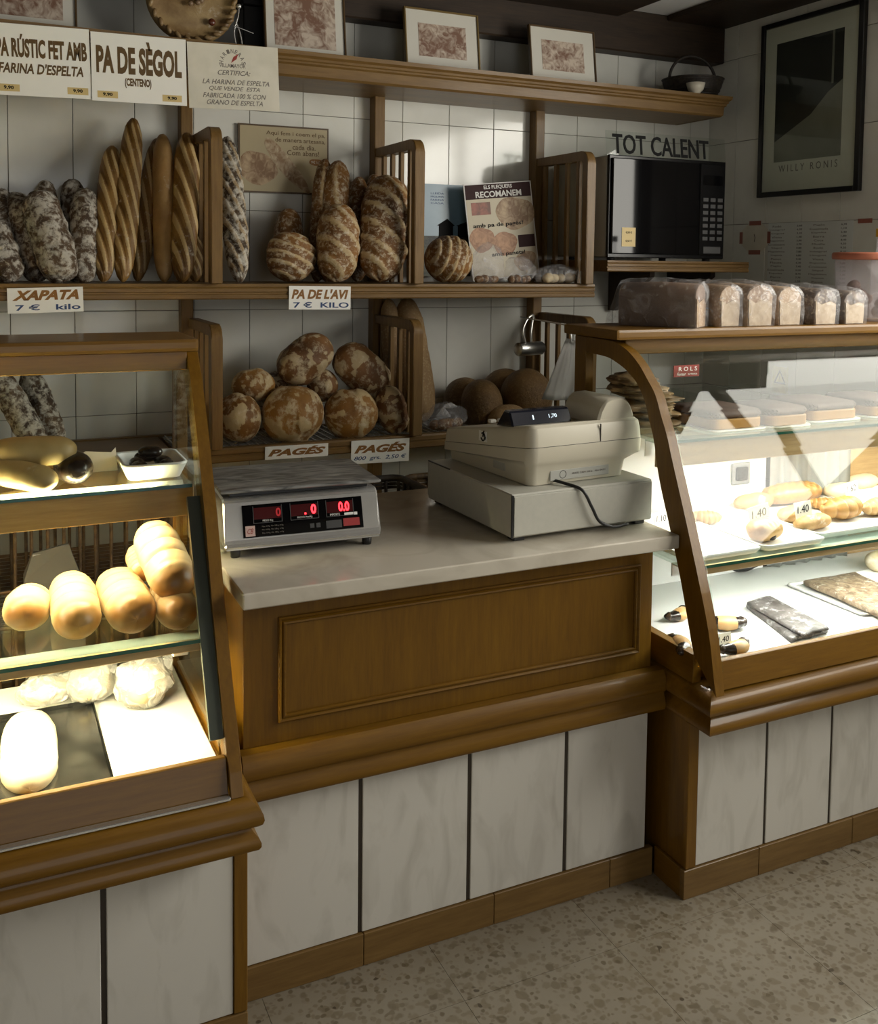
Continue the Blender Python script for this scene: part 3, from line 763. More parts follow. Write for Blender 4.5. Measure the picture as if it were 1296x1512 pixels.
def loaf_mesh(L, R, ry=1.0, p=2.4, q=2.0, score='none', seed=0, lump=0.05, nr=36, ns=22, flat=0.0, taper=0.0, nsl=5):
    """bread with its long axis on Z (-L/2..L/2), front towards -Y; score pattern kept in the 'score' attribute"""
    rnd = random.Random(seed); off = Vector((rnd.uniform(-50, 50), rnd.uniform(-50, 50), rnd.uniform(-50, 50)))
    bm = bmesh.new(); vals = []
    rings = []
    ph = rnd.random()
    for i in range(nr + 1):
        a = math.pi * i / nr
        t = -math.cos(a)
        rr = R * max(0.0, 1 - abs(t) ** p) ** (1 / q)
        rr *= 1 - taper * t
        if i in (0, nr):
            v = bm.verts.new((0, 0, t * L / 2)); vals.append(0.0); rings.append([v]); continue
        ring = []
        for k in range(ns):
            th = 2 * math.pi * k / ns
            cx_, sy_ = math.cos(th), math.sin(th)
            s = 0.0; dsp = 0.0
            front = -sy_
            if score == 'slash':
                u = t * nsl * 0.5 + cx_ * 1.25 + ph
                fr_ = u - math.floor(u)
                msk = sstep(.20, .32, fr_) * (1 - sstep(.60, .72, fr_)) * sstep(.15, .5, front) * (1 - sstep(.80, .97, abs(t)))
                s = msk; dsp = 0.07 * msk - 0.10 * sstep(.72, .80, fr_) * (1 - sstep(.84, .98, fr_)) * sstep(.1, .5, front)
            elif score == 'wide':
                u = t * nsl * 0.5 + cx_ * 0.75 + ph
                fr_ = u - math.floor(u)
                msk = sstep(.3, .42, fr_) * (1 - sstep(.66, .8, fr_)) * sstep(-.1, .4, front)
                s = msk * 0.75; dsp = 0.06 * msk - 0.09 * sstep(.78, .85, fr_) * (1 - sstep(.88, 1, fr_)) * sstep(0, .4, front)
            elif score == 'long':
                u = cx_ + 0.35 * t + 0.25 * math.sin(t * 3 + ph * 6)
                msk = math.exp(-(u / .22) ** 2) * sstep(0, .4, front) * (1 - sstep(.75, .95, abs(t)))
                s = msk * 0.8; dsp = -0.10 * math.exp(-((u - .25) / .1) ** 2) + 0.07 * msk
            elif score == 'ridge':      # crimped milk rolls
                u = (t * nsl) + ph
                fr_ = u - math.floor(u)
                gv = math.exp(-((fr_ - .5) / .13) ** 2) * sstep(.1, .6, front) * (1 - sstep(.45, .7, abs(t - .1)))
                dsp = -0.16 * gv + 0.03 * math.exp(-((fr_ - .25) / .15) ** 2) * sstep(.1, .6, front)
                s = 0.72 * (1 - sstep(.5, .85, -t)) * (1 - .8 * gv)
            elif score == 'crack':
                nn = noise.noise(Vector((cx_ * 1.5, sy_ * 1.5, t * 2.0)) + off)
                n2 = noise.noise(Vector((cx_ * 2.6, sy_ * 2.6, t * 3.4)) + off * 1.3)
                s = max(sstep(.20, .30, nn), sstep(.26, .36, n2)) * sstep(-.9, -.2, front + 0.25)
                dsp = 0.05 * sstep(.05, .25, nn)
            lp = noise.fractal(Vector((cx_ * 1.3, sy_ * 1.3, t * L / R * 0.7)) + off, 0.8, 2.0, 3) * lump
            r_ = rr * (1 + dsp + lp)
            y = sy_ * r_ * ry
            if flat and y > rr * ry * (1 - flat): y = rr * ry * (1 - flat)
            v = bm.verts.new((cx_ * r_, y, t * L / 2 * (1 + lp * 0.3)))
            vals.append(min(1, max(0, s))); ring.append(v)
        rings.append(ring)
    for A, B in zip(rings, rings[1:]):
        for k in range(ns):
            if len(A) == 1: bm.faces.new((A[0], B[(k + 1) % ns], B[k]))
            elif len(B) == 1: bm.faces.new((A[k], A[(k + 1) % ns], B[0]))
            else: bm.faces.new((A[k], A[(k + 1) % ns], B[(k + 1) % ns], B[k]))
    me = to_mesh(bm, smooth=True)
    at = me.attributes.new('score', 'FLOAT', 'POINT')
    at.data.foreach_set('value', vals)
    me['c'] = [0, 0, 0]
    return me

def orient(o, axis, front=(0, -1, 0), spin=0.0):
    z = Vector(axis).normalized(); y = -Vector(front); y = (y - z * y.dot(z)).normalized(); x = y.cross(z)
    m = Matrix((x, y, z)).transposed()
    o.rotation_euler = (m @ Matrix.Rotation(spin, 3, 'Z')).to_euler()

def leaning(name, label, u0, u1, v1, wpx, yb, yt, zb, mat, group=None, score='slash', cat='bread', spin=0.0, v0=None, **kw):
    """bread standing on a shelf at height zb (foot at pixel column u0), its head at pixel (u1, v1) on depth yt"""
    B = px(u0, 418, y=yb); B.z = zb
    T = px(u1, v1, y=yt)
    ax = T - B; L = ax.length
    R = pxsize(wpx, (B + T) / 2) / 2
    kw.setdefault('nr', 150 if score == 'slash' else 84); kw.setdefault('ns', 72 if score == 'slash' else 40)
    o = obj(name, loaf_mesh(L, R, score=score, **kw), M[mat])
    c = (B + T) / 2
    up = abs(ax.normalized().x) * R * .55 + abs(ax.normalized().y) * R * .35
    o.location = c + Vector((0, 0, up * 0.4)); orient(o, ax, spin=spin)
    return tag(o, label, cat, group)

def lump(name, label, u, v, wpx, hpx, y, mat, group=None, dep=None, tilt=0.0, score='crack', cat='bread', zmin=None, spin=0.0, yaw=0.0, **kw):
    """bread lying on its side: long axis in the picture plane tilted by tilt degrees from horizontal"""
    P = px(u, v, y=y)
    L = pxsize(wpx, P); R = pxsize(hpx, P) / 2
    if zmin is not None: P.z = max(P.z, zmin)
    d = (dep or R)
    o = obj(name, loaf_mesh(L, R, ry=d / R, score=score, nr=72, ns=44, **kw), M[mat])
    o.location = P
    a = math.radians(tilt); yw = math.radians(yaw)
    orient(o, (math.cos(a) * math.cos(yw), math.cos(a) * math.sin(yw), math.sin(a)), spin=spin)
    return tag(o, label, cat, group)

# ------------------------------------------------------------------ middle shelf: bars and loaves
Z1 = MIDZ + .001
G = 'flour-dusted ciabattas standing on the middle shelf'
leaning('ciabatta', 'dark ciabatta behind, just left of the paler pointed one', -3, 3, 281, 38, 3.50, 3.66, Z1, 'ciabatta', G, 'none', p=5, lump=.10, seed=1)
leaning('ciabatta', 'floury ciabatta cut off by the left edge on the middle shelf', 18, -14, 330, 46, 3.44, 3.56, Z1, 'ciabatta', G, 'none', p=5, lump=.10, seed=2)
leaning('ciabatta', 'shadowed ciabatta leaning left between two whiter ones', 58, 22, 288, 44, 3.50, 3.64, Z1, 'ciabatta', G, 'none', p=5, lump=.10, seed=3)
leaning('ciabatta', 'broad white-floured ciabatta leaning left above the XAPATA sign', 94, 54, 288, 56, 3.43, 3.58, Z1, 'ciabatta', G, 'none', p=6, lump=.10, seed=4)
leaning('ciabatta', 'ciabatta whose dark tip rises behind the broad floured one', 82, 66, 268, 34, 3.56, 3.69, Z1, 'ciabatta', G, 'none', p=5, lump=.08, seed=5)
leaning('ciabatta', 'square-ended ciabatta at the back beside the baguettes', 112, 107, 266, 36, 3.57, 3.69, Z1, 'ciabatta', G, 'none', p=7, lump=.06, seed=6)
leaning('ciabatta', 'pale ciabatta in front next to the shortest baguette', 124, 126, 281, 42, 3.47, 3.60, Z1, 'ciabatta', G, 'none', p=5, lump=.09, seed=7)
G = 'baguettes standing on the middle shelf'
leaning('baguette', 'shortest baguette, next to the ciabattas', 153, 166, 217, 35, 3.46, 3.66, Z1, 'baguette', G, p=4, nsl=5, seed=11, lump=.03)
leaning('baguette', 'tallest slashed baguette on the middle shelf', 181, 197, 176, 33, 3.45, 3.68, Z1, 'baguette', G, p=4.5, nsl=6, seed=12, lump=.03)
leaning('baguette', 'shadowed baguette leaning right behind the tallest one', 203, 232, 206, 30, 3.57, 3.72, Z1, 'baguette', G, p=4, nsl=5, seed=13, lump=.03)
leaning('baguette', 'smooth unslashed pale baguette', 243, 240, 199, 31, 3.50, 3.67, Z1, 'plain_bar', G, 'none', p=5, seed=14, lump=.03)
leaning('baguette', 'wide slashed baguette beside the slatted divider', 269, 277, 198, 38, 3.46, 3.66, Z1, 'baguette', G, p=4.5, nsl=5.4, seed=15, lump=.03)
leaning('baguette', 'short bar half hidden behind the wide slashed baguette', 288, 291, 300, 26, 3.57, 3.68, Z1, 'baguette', G, p=4, nsl=7, seed=16, lump=.03)
leaning('baguette', 'flour-covered baguette leaning on the divider, right of it', 354, 334, 203, 36, 3.47, 3.66, Z1, 'ciabatta', None, 'slash', p=4, nsl=7, seed=17, lump=.05)
G = 'rustic loaves above the PA DE L AVI sign'
leaning('rustic_loaf', 'small dark loaf standing behind the round one', 424, 427, 310, 44, 3.58, 3.66, Z1, 'rustic', G, 'none', p=3, seed=21)
leaning('rustic_loaf', 'round golden loaf with flour streaks, alone at the front left', 428, 430, 346, 74, 3.47, 3.52, Z1, 'rustic', G, 'wide', p=2.1, ry=.75, seed=22)
leaning('rustic_loaf', 'slim dark loaf, leftmost of the tall ones', 468, 480, 236, 32, 3.57, 3.68, Z1, 'rustic', G, 'long', p=4, seed=23)
leaning('rustic_loaf', 'tall loaf with a long pale cut between two others', 484, 500, 239, 42, 3.53, 3.66, Z1, 'rustic', G, 'long', p=4, seed=24)
leaning('rustic_loaf', 'plump floury loaf in front of the tall cut one', 496, 500, 305, 63, 3.43, 3.52, Z1, 'rustic', G, 'wide', p=3, nsl=4, seed=25)
leaning('rustic_loaf', 'dark floury tip of a loaf at the back, left of the biggest loaf', 528, 530, 262, 34, 3.60, 3.69, Z1, 'rustic', G, 'none', p=4, seed=26)
leaning('rustic_loaf', 'dark loaf tip right behind the biggest loaf', 560, 552, 258, 32, 3.60, 3.70, Z1, 'rustic', G, 'none', p=4, seed=27)
leaning('rustic_loaf', 'biggest floury loaf with diagonal cuts beside the divider', 560, 575, 264, 76, 3.43, 3.55, Z1, 'rustic', G, 'wide', p=3.4, nsl=6, seed=28, ry=.8)
lump('rustic_loaf', 'round dark loaf with a knotted top below the blue leaflet', 662, 383, 72, 69, 3.46, 'rustic', None, score='wide', p=2.2, seed=31, zmin=Z1 + .075)

# ------------------------------------------------------------------ lower shelf: round country loaves
Z2 = LOWZ + .001
G = 'country loaves heaped on the wire shelf'
lump('country_loaf', 'loaf at the left end of the wire shelf', 352, 617, 66, 70, 3.46, 'pages', G, p=2.2, seed=41)
lump('country_loaf', 'small flattish loaf resting on the left end loaf', 374, 569, 64, 48, 3.53, 'pages', G, p=2.2, seed=42)
lump('country_loaf', 'large round loaf in the middle of the front row', 432, 611, 92, 84, 3.455, 'pages', G, p=2.1, seed=43)
lump('country_loaf', 'topmost loaf of the heap, tilted', 451, 530, 90, 62, 3.55, 'pages_dark', G, tilt=38, p=3, seed=44)
lump('country_loaf', 'smallest loaf, peeping out below the topmost one', 476, 569, 46, 46, 3.55, 'pages_dark', G, p=2.2, seed=45)
lump('country_loaf', 'long dark loaf sliding down to the right of the heap', 534, 547, 96, 62, 3.54, 'pages_dark', G, tilt=-42, p=3, seed=46)
lump('country_loaf', 'round golden loaf beside the large middle one, above the price sign', 518, 611, 80, 72, 3.455, 'pages', G, p=2.3, seed=47)
lump('country_loaf', 'upright narrow loaf at the right end against the divider', 579, 605, 74, 48, 3.46, 'pages_dark', G, tilt=-72, p=2.6, seed=48)
lump('country_loaf', 'loaf in shadow behind the heap', 410, 574, 60, 50, 3.62, 'pages_dark', G, p=2.3, seed=49)
G = 'tall spelt loaves behind the lower divider'
leaning('spelt_loaf', 'narrow grainy loaf standing behind the lower divider', 590, 573, 441, 30, 3.62, 3.70, Z2, 'spelt', G, 'none', p=5, lump=.03, seed=51)
leaning('spelt_loaf', 'tall grainy loaf leaning right of the lower divider', 618, 600, 441, 54, 3.58, 3.70, Z2, 'spelt', G, 'none', p=5, lump=.03, seed=52, taper=.25)
G = 'round wholemeal loaves behind the cash register'
lump('wholemeal_loaf', 'dark round loaf at the back left of the wholemeal group', 686, 592, 62, 70, 3.66, 'brown', G, score='none', p=2.1, lump=.02, seed=61)
lump('wholemeal_loaf', 'smooth round loaf in front at the left of the wholemeal group', 711, 597, 58, 74, 3.53, 'brown', G, score='none', p=2.1, lump=.02, seed=62)
lump('wholemeal_loaf', 'dark round loaf behind, between the two front wholemeal ones', 746, 580, 70, 72, 3.66, 'brown', G, score='none', p=2.1, lump=.02, seed=63)
lump('wholemeal_loaf', 'biggest round wholemeal loaf, next to the paper bag', 777, 586, 74, 84, 3.50, 'brown', G, score='none', p=2.1, lump=.02, seed=64)
lump('wholemeal_loaf', 'flat grainy loaf just behind the register display', 750, 622, 64, 50, 3.42, 'spelt', G, score='none', p=2.2, lump=.02, seed=65)
G = 'ciabattas on the lower shelf behind the left case'
leaning('ciabatta', 'white-floured ciabatta seen through the top of the left case', 60, -4, 555, 40, 3.47, 3.56, Z2, 'ciabatta', G, 'none', p=5, lump=.1, seed=71, v0=640)
leaning('ciabatta', 'dark-crusted ciabatta seen through the top of the left case', 84, 40, 548, 38, 3.55, 3.66, Z2, 'ciabatta', G, 'none', p=5, lump=.1, seed=72)

# ------------------------------------------------------------------ signs, papers, pictures
M['card'] = plain('white_card', (0.87, 0.855, 0.80), 0.55, var=0.03, scale=20)
M['card_old'] = mottled('cream_paper', (0.60, 0.57, 0.47), (0.70, 0.66, 0.56), scale=9, rough=0.6)
M['ink_brown'] = plain('brown_print', (0.105, 0.056, 0.012), 0.6)
M['ink_orange'] = plain('orange_brown_print', (0.23, 0.095, 0.012), 0.6)
M['ink_blue'] = plain('navy_print', (0.022, 0.055, 0.16), 0.6)
M['ink_black'] = plain('black_print', (0.008, 0.008, 0.008), 0.7, spec=.12)
M['ink_grey'] = plain('grey_print', (0.16, 0.14, 0.12), 0.6)
M['ink_white'] = plain('white_print', (0.72, 0.71, 0.68), 0.6)
M['ink_red'] = plain('red_print', (0.30, 0.035, 0.025), 0.6)
M['sticker'] = plain('yellow_sticker', (0.62, 0.47, 0.20), 0.5, var=0.1)

def plate(name, label, cat, q, y=None, x=None, th=.002, mat='card', lines=(), group=None, rx=0.0, part='board'):
    """flat sign given by its four corners in the photograph (TL, TR, BR, BL) on the plane y (or x for the right wall)"""
    P = [px(*c, y=y) if x is None else px(*c, x=x) for c in q]
    h_ax = Vector((1, 0, 0)) if x is None else Vector((0, -1, 0))
    ww = ((P[1] - P[0]).dot(h_ax) + (P[2] - P[3]).dot(h_ax)) / 2
    hh = ((P[0].z - P[3].z) + (P[1].z - P[2].z)) / 2
    sl = ((P[1].z - P[0].z) + (P[2].z - P[3].z)) / 2 / ww
    base = (P[2] + P[3]) / 2
    t = thing(name, label, cat, base, (rx, -math.atan(sl), 0 if x is None else -math.pi / 2), group)
    if x is not None: t.rotation_euler = (0, 0, -math.pi / 2); 
    obj(part, box(-ww / 2, ww / 2, -th, 0, 0, hh), M[mat] if isinstance(mat, str) else mat, t)
    for ln in lines:
        s, fx_, fy_, fw, fh, m = ln[:6]
        kw = ln[6] if len(ln) > 6 else {}
        o = obj('lettering', letters(s, fw * ww, fh * hh, **kw), M[m], t, ((fx_ - .5) * ww, -th - .0002, fy_ * hh))
    return t, ww, hh, th

def patch(t, info, fx_, fy_, fw, fh, m, name='sticker', d=.0004):
    _, ww, hh, th = info
    return obj(name, box((fx_ - fw / 2 - .5) * ww, (fx_ + fw / 2 - .5) * ww, -th - d, -th, (fy_ - fh / 2) * hh, (fy_ + fh / 2) * hh), M[m], t)

B9 = dict(bold=.028)
BI = dict(bold=.022, shear=.3)
YL = 3.4455
i = plate('bread_sign', 'white card reading PA RUSTIC FET AMB FARINA D ESPELTA', 'sign', [(-8, 33), (136, 44), (135, 147), (-9, 139)], y=YL, lines=[
    ('PA RÚSTIC FET AMB', .505, .70, .93, .33, 'ink_brown', dict(bold=.045)), ("FARINA D'ESPELTA", .49, .385, .87, .15, 'ink_brown', dict(bold=.03, shear=.2))], group='cards hung on the picture ledge')
for fx_ in (.15, .86):
    s = patch(i[0], i, fx_, .105, .22, .10, 'sticker'); obj('lettering', letters('9,90', .10 * i[1], .055 * i[2], bold=.03), M['ink_black'], s, (0, -.0004, 0) if False else s.location + Vector((0, -.0006, 0)))
i = plate('bread_sign', 'white card reading PA DE SEGOL in big brown letters', 'sign', [(138, 47), (278, 59), (276, 157), (136, 148)], y=YL - .003, lines=[
    ('PA DE SÈGOL', .50, .66, .90, .50, 'ink_brown', dict(bold=.045)), ('(CENTENO)', .48, .285, .28, .15, 'ink_brown', dict(bold=.045))], group='cards hung on the picture ledge')
for fx_ in (.16, .84):
    s = patch(i[0], i, fx_, .10, .21, .10, 'sticker'); obj('lettering', letters('9,90', .10 * i[1], .055 * i[2], bold=.03), M['ink_black'], s, s.location + Vector((0, -.0006, 0)))
i = plate('certificate', 'cream certificate with a round logo and small italic print', 'sign', [(280, 62), (413, 71), (413, 165), (279, 159)], y=YL, mat='card_old', group='cards hung on the picture ledge', lines=[
    ('CERTIFICA:', .50, .565, .36, .075, 'ink_grey', dict(bold=.012, shear=.3)), ('LA HARINA DE ESPELTA', .52, .42, .74, .075, 'ink_grey', dict(bold=.012, shear=.3)),
    ('QUE VENDE  ESTA', .50, .315, .56, .075, 'ink_grey', dict(bold=.012, shear=.3)), ('FABRICADA 100 % CON', .50, .21, .70, .075, 'ink_grey', dict(bold=.012, shear=.3)),
    ('GRANO DE ESPELTA', .50, .105, .62, .075, 'ink_grey', dict(bold=.012, shear=.3)), ('VILLAMAYOR', .485, .675, .29, .06, 'ink_grey', dict(bold=.01))])
t_, ww, hh, th = i
for k, ch in enumerate('HARINERAS'):
    a = math.radians(180 - 180 * (k + .3) / 8.6)
    o = obj('lettering', letters(ch, .03 * ww, .065 * hh, bold=.01), M['ink_grey'], t_, ((.485 - .5) * ww + math.cos(a) * .125 * ww, -th - .0002, (.70 + math.sin(a) * .20) * hh), (0, math.pi / 2 - a if False else -(a - math.pi / 2), 0))
obj('wheat_mark', prism([(-.02, -.004), (0, .006), (.02, .004), (.004, -.006)], 'y', -th - .0006, -th), M['ink_red'], t_, ((.01) * ww, 0, .79 * hh), (0, -.7, 0))

PB = dict(bold=.05, shear=.35)
plate('price_sign', 'white price card reading XAPATA 7 € kilo', 'sign', [(10, 426), (123, 423), (123, 460), (12, 463)], y=SY - .003, lines=[
    ('XAPATA', .50, .70, .88, .40, 'ink_orange', PB), ('7 €   kilo', .53, .22, .86, .24, 'ink_blue', dict(bold=.022))], group='price cards on shelf edges')
plate('price_sign', 'white price card reading PA DE L AVI 7 € KILO', 'sign', [(426, 422), (517, 423), (517, 457), (426, 457)], y=SY - .003, lines=[
    ("PA DE L'AVI", .50, .66, .92, .42, 'ink_orange', dict(bold=.045, shear=.25)), ('7 €  KILO', .52, .20, .90, .25, 'ink_blue', dict(bold=.022))], group='price cards on shelf edges')
plate('price_sign', 'white strip reading only PAGÉS on the wire shelf edge', 'sign', [(391, 660), (484, 654), (484, 673), (391, 679)], y=SY - .003, lines=[
    ('PAGÉS', .50, .56, .92, .66, 'ink_orange', PB)], group='price cards on shelf edges')
plate('price_sign', 'white card reading PAGÉS 800 grs. 2,50 €', 'sign', [(517, 652), (603, 646), (603, 681), (518, 685)], y=SY - .004, lines=[
    ('PAGÉS', .50, .66, .90, .42, 'ink_orange', PB), ('800  grs.  2,50 €', .50, .22, .90, .22, 'ink_blue', dict(bold=.014, shear=.25))], group='price cards on shelf edges')

# framed drawings on the ledge
M['frame_dark'] = plain('thin_brown_frame', (0.085, 0.05, 0.02), 0.35)
M['frame_gold'] = plain('thin_brass_frame', (0.22, 0.15, 0.055), 0.35, metal=0.4)
M['mat_board'] = plain('cream_mount', (0.62, 0.60, 0.53), 0.7, var=0.02)
def drawing_mat(name, seed, c0=(0.56, 0.47, 0.38), c1=(0.19, 0.10, 0.065)):
    m, nt, b = newmat(name)
    tc = N(nt, 'ShaderNodeTexCoord'); mp = N(nt, 'ShaderNodeMapping'); mp.inputs['Location'].default_value = (seed, seed * .7, seed * 1.3)
    nt.links.new(tc.outputs['Object'], mp.inputs[0])
    n1 = N(nt, 'ShaderNodeTexNoise'); n1.inputs['Scale'].default_value = 26; n1.inputs['Detail'].default_value = 8; n1.inputs['Distortion'].default_value = 2.2
    n2 = N(nt, 'ShaderNodeTexNoise'); n2.inputs['Scale'].default_value = 9; n2.inputs['Detail'].default_value = 4; n2.inputs['Distortion'].default_value = 1.2
    nt.links.new(mp.outputs[0], n1.inputs[0]); nt.links.new(mp.outputs[0], n2.inputs[0])
    mu = N(nt, 'ShaderNodeMath', operation='ADD'); nt.links.new(n1.outputs['Fac'], mu.inputs[0]); nt.links.new(n2.outputs['Fac'], mu.inputs[1])
    rp = N(nt, 'ShaderNodeValToRGB')
    rp.color_ramp.elements[0].position = .42; rp.color_ramp.elements[0].color = (*c1, 1)
    rp.color_ramp.elements[1].position = .60; rp.color_ramp.elements[1].color = (*c0, 1)
    h = N(nt, 'ShaderNodeMath', operation='MULTIPLY'); h.inputs[1].default_value = .5; nt.links.new(mu.outputs[0], h.inputs[0])
    nt.links.new(h.outputs[0], rp.inputs[0]); nt.links.new(rp.outputs[0], b.inputs['Base Color']); b.inputs['Roughness'].default_value = .5
    return m
def picture(label, q, y, seed, fm='frame_dark', name='framed_drawing', lean=.14, marg=.18, fw=.007):
    P = [px(*c, y=y) for c in q]
    ww = ((P[1].x - P[0].x) + (P[2].x - P[3].x)) / 2
    b = (P[2] + P[3]) / 2; b.z = LZ + .001
    hh = (P[0].z + P[1].z) / 2 - b.z + .012
    t = thing(name, label, 'picture', b, (-lean, 0, 0), 'drawings standing on the picture ledge')
    obj('backing', box(-ww / 2 + .002, ww / 2 - .002, -.004, .006, .002, hh - .002), M['mat_board'], t)
    mz = marg * ww
    obj('drawing', box(-ww / 2 + mz, ww / 2 - mz, -.0050, -.0041, mz * .95, hh - mz), drawing_mat('sepia_drawing_%d' % seed, seed), t)
    for a in (box(-ww / 2, -ww / 2 + fw, -.010, .008, 0, hh, .0015), box(ww / 2 - fw, ww / 2, -.010, .008, 0, hh, .0015), box(-ww / 2 + fw, ww / 2 - fw, -.010, .008, 0, fw, .0015), box(-ww / 2 + fw, ww / 2 - fw, -.010, .008, hh - fw, hh, .0015)):
        obj('frame_bar', a, M[fm], t)
picture('sepia drawing in a dark frame above the PA RUSTIC card', [(-30, -75), (112, -62), (115, 45), (-30, 30)], 3.58, 3, marg=.15)
picture('sepia drawing of bakers, right beside the certificate card', [(390, -48), (509, -36), (512, 86), (390, 74)], 3.57, 5, marg=.125)
picture('brass-framed sepia drawing of many figures, in the middle of the ledge', [(598, 11), (710, 24), (708, 105), (600, 93)], 3.57, 8, 'frame_gold')
picture('sepia drawing leaning crookedly, rightmost on the ledge', [(779, 36), (877, 49), (880, 128), (784, 117)], 3.57, 12)

# poster "Aquí fem i coem el pa" on the tiles
M['poster_tan'] = plain('tan_poster', (0.40, 0.33, 0.19), 0.45, var=0.06)
i = plate('bakery_poster', 'tan poster with painted loaves and the words Aquí fem i coem el pa', 'poster', [(348, 181), (486, 191), (482, 288), (354, 284)], y=3.785, th=.006, mat='frame_dark')
t_, ww, hh, th = i
patch(t_, i, .5, .5, .965, .95, 'poster_tan', 'print', .0008)
for s, fx_, fy_, fw in (('Aquí fem i coem el pa,', .63, .88, .66), ('de manera artesana,', .68, .79, .56), ('cada dia.', .72, .695, .26), ('Com abans!', .71, .61, .36)):
    obj('lettering', letters(s, fw * ww, .075 * hh, bold=.008), M['ink_brown'], t_, ((fx_ - .5) * ww, -th - .0012, fy_ * hh))
M['print_crust'] = drawing_mat('printed_crust', 21, (0.46, 0.33, 0.19), (0.20, 0.105, 0.04))
M['print_crust2'] = drawing_mat('printed_crust_pale', 27, (0.52, 0.42, 0.27), (0.24, 0.14, 0.06))
def blob(cx_, cz_, rx_, rz_, rot, seed, y0, d, n=28):
    r = random.Random(seed); pts = []
    for k in range(n):
        a = 2 * math.pi * k / n; rr = 1 + .05 * math.sin(3 * a + r.random()) + .03 * math.sin(5 * a + seed)
        x, z = rx_ * rr * math.cos(a), rz_ * rr * math.sin(a)
        pts.append((cx_ + x * math.cos(rot) - z * math.sin(rot), cz_ + x * math.sin(rot) + z * math.cos(rot)))
    return prism(pts, 'y', y0 - d, y0)
obj('printed_loaf', blob(-.29 * ww, .36 * hh, .21 * ww, .24 * hh, -.35, 1, -th - .0008, .0004), M['print_crust'], t_)
obj('printed_loaf', blob(.02 * ww, .42 * hh, .37 * ww, .115 * hh, -.86, 2, -th - .0012, .0004), M['print_crust2'], t_)
obj('printed_seal', blob(.36 * ww, .485 * hh, .085 * ww, .05 * hh, 0, 3, -th - .0008, .0004), M['ink_orange'], t_)
obj('lettering', letters('9€ kilo', .12 * ww, .04 * hh), M['card_old'], t_, (.36 * ww, -th - .0015, .485 * hh))

# blue leaflet and RECOMANEM poster on the middle shelf
M['sky_print'] = mottled('blue_sky_print', (0.11, 0.20, 0.27), (0.17, 0.27, 0.34), scale=3, rough=0.3)
i = plate('leaflet', 'blue leaflet with dark houses, tucked behind the round loaf', 'leaflet', [(604, 270), (687, 274), (697, 408), (604, 408)], y=3.70, mat='sky_print')
t_, ww, hh, th = i
M['night_print'] = drawing_mat('night_land_print', 31, (0.075, 0.08, 0.05), (0.008, 0.010, 0.010))
patch(t_, i, .5, .22, 1.0, .44, 'night_print', 'printed_land')
for fx_, w_ in ((.57, .24), (.93, .24)):
    obj('printed_house', prism([(-w_ / 2 * ww, 0), (w_ / 2 * ww, 0), (w_ / 2 * ww, .12 * hh), (w_ * .62 * ww, .125 * hh), (0.02 * ww, .20 * hh), (-w_ * .62 * ww, .125 * hh), (-w_ / 2 * ww, .12 * hh)], 'y', -th - .0008, -th) if fx_ < .9 else prism([(-.16 * ww, 0), (.06 * ww, 0), (.06 * ww, .19 * hh), (-.19 * ww, .125 * hh), (-.16 * ww, .12 * hh)], 'y', -th - .0008, -th), M['ink_black'], t_, ((fx_ - .5) * ww, 0, .43 * hh))
for k, s in enumerate(('LLEIDA', 'MOLINA', 'FARINA', 'CASA')):
    obj('lettering', letters(s, .22 * ww, .02 * hh), M['ink_blue'], t_, ((.42 - .5) * ww, -th - .0005, (.90 - .035 * k) * hh))
i = plate('recipe_poster', 'poster headed ELS FLEQUERS RECOMANEM with photos of breads', 'poster', [(679, 255), (778, 260), (797, 402), (697, 398)], y=3.60, mat='ink_white', th=.004, rx=-.06)
t_, ww, hh, th = i
t_.rotation_euler = (-.06, -.13 + .03, 0); t_.location.z = MIDZ + .02
M['maroon'] = plain('maroon_print', (0.035, 0.012, 0.012), 0.6, spec=.2)
M['poster_cream'] = plain('cream_print', (0.52, 0.46, 0.33), 0.5)
patch(t_, i, .5, .425, .97, .83, 'poster_cream', 'print', .0006); patch(t_, i, .5, .915, .97, .15, 'maroon', 'header_print', .0006)
obj('lettering', letters('ELS FLEQUERS', .42 * ww, .045 * hh, bold=.02), M['ink_white'], t_, (0, -th - .001, .955 * hh))
obj('lettering', letters('RECOMANEM', .68 * ww, .065 * hh, bold=.025), M['ink_white'], t_, (0, -th - .001, .885 * hh))
M['print_tomato'] = drawing_mat('printed_tomato', 41, (0.33, 0.10, 0.06), (0.14, 0.05, 0.03))
M['print_bun'] = drawing_mat('printed_bun', 47, (0.47, 0.25, 0.12), (0.27, 0.12, 0.05))
patch(t_, i, .22, .74, .28, .13, 'print_tomato', 'printed_photo', .0010); patch(t_, i, .85, .37, .25, .13, 'maroon', 'printed_photo', .0010)
obj('printed_loaf', blob(.22 * ww, .67 * hh, .29 * ww, .17 * hh, -.1, 4, -th - .0006, .0004), M['print_crust'], t_)
obj('printed_bun', blob(-.31 * ww, .42 * hh, .18 * ww, .13 * hh, 0, 5, -th - .0006, .0004), M['print_bun'], t_)
obj('printed_bun', blob(.02 * ww, .36 * hh, .18 * ww, .125 * hh, 0, 6, -th - .0010, .0004), M['print_bun'], t_)
obj('printed_bun', blob(.30 * ww, .16 * hh, .17 * ww, .10 * hh, .3, 7, -th - .0006, .0004), M['print_crust'], t_)
obj('lettering', letters('amb pa de pagès!', .74 * ww, .055 * hh, bold=.02), M['ink_black'], t_, (-.05 * ww, -th - .0014, .56 * hh))
obj('lettering', letters('amb panets!', .50 * ww, .055 * hh, bold=.02), M['ink_black'], t_, (.06 * ww, -th - .0014, .25 * hh))

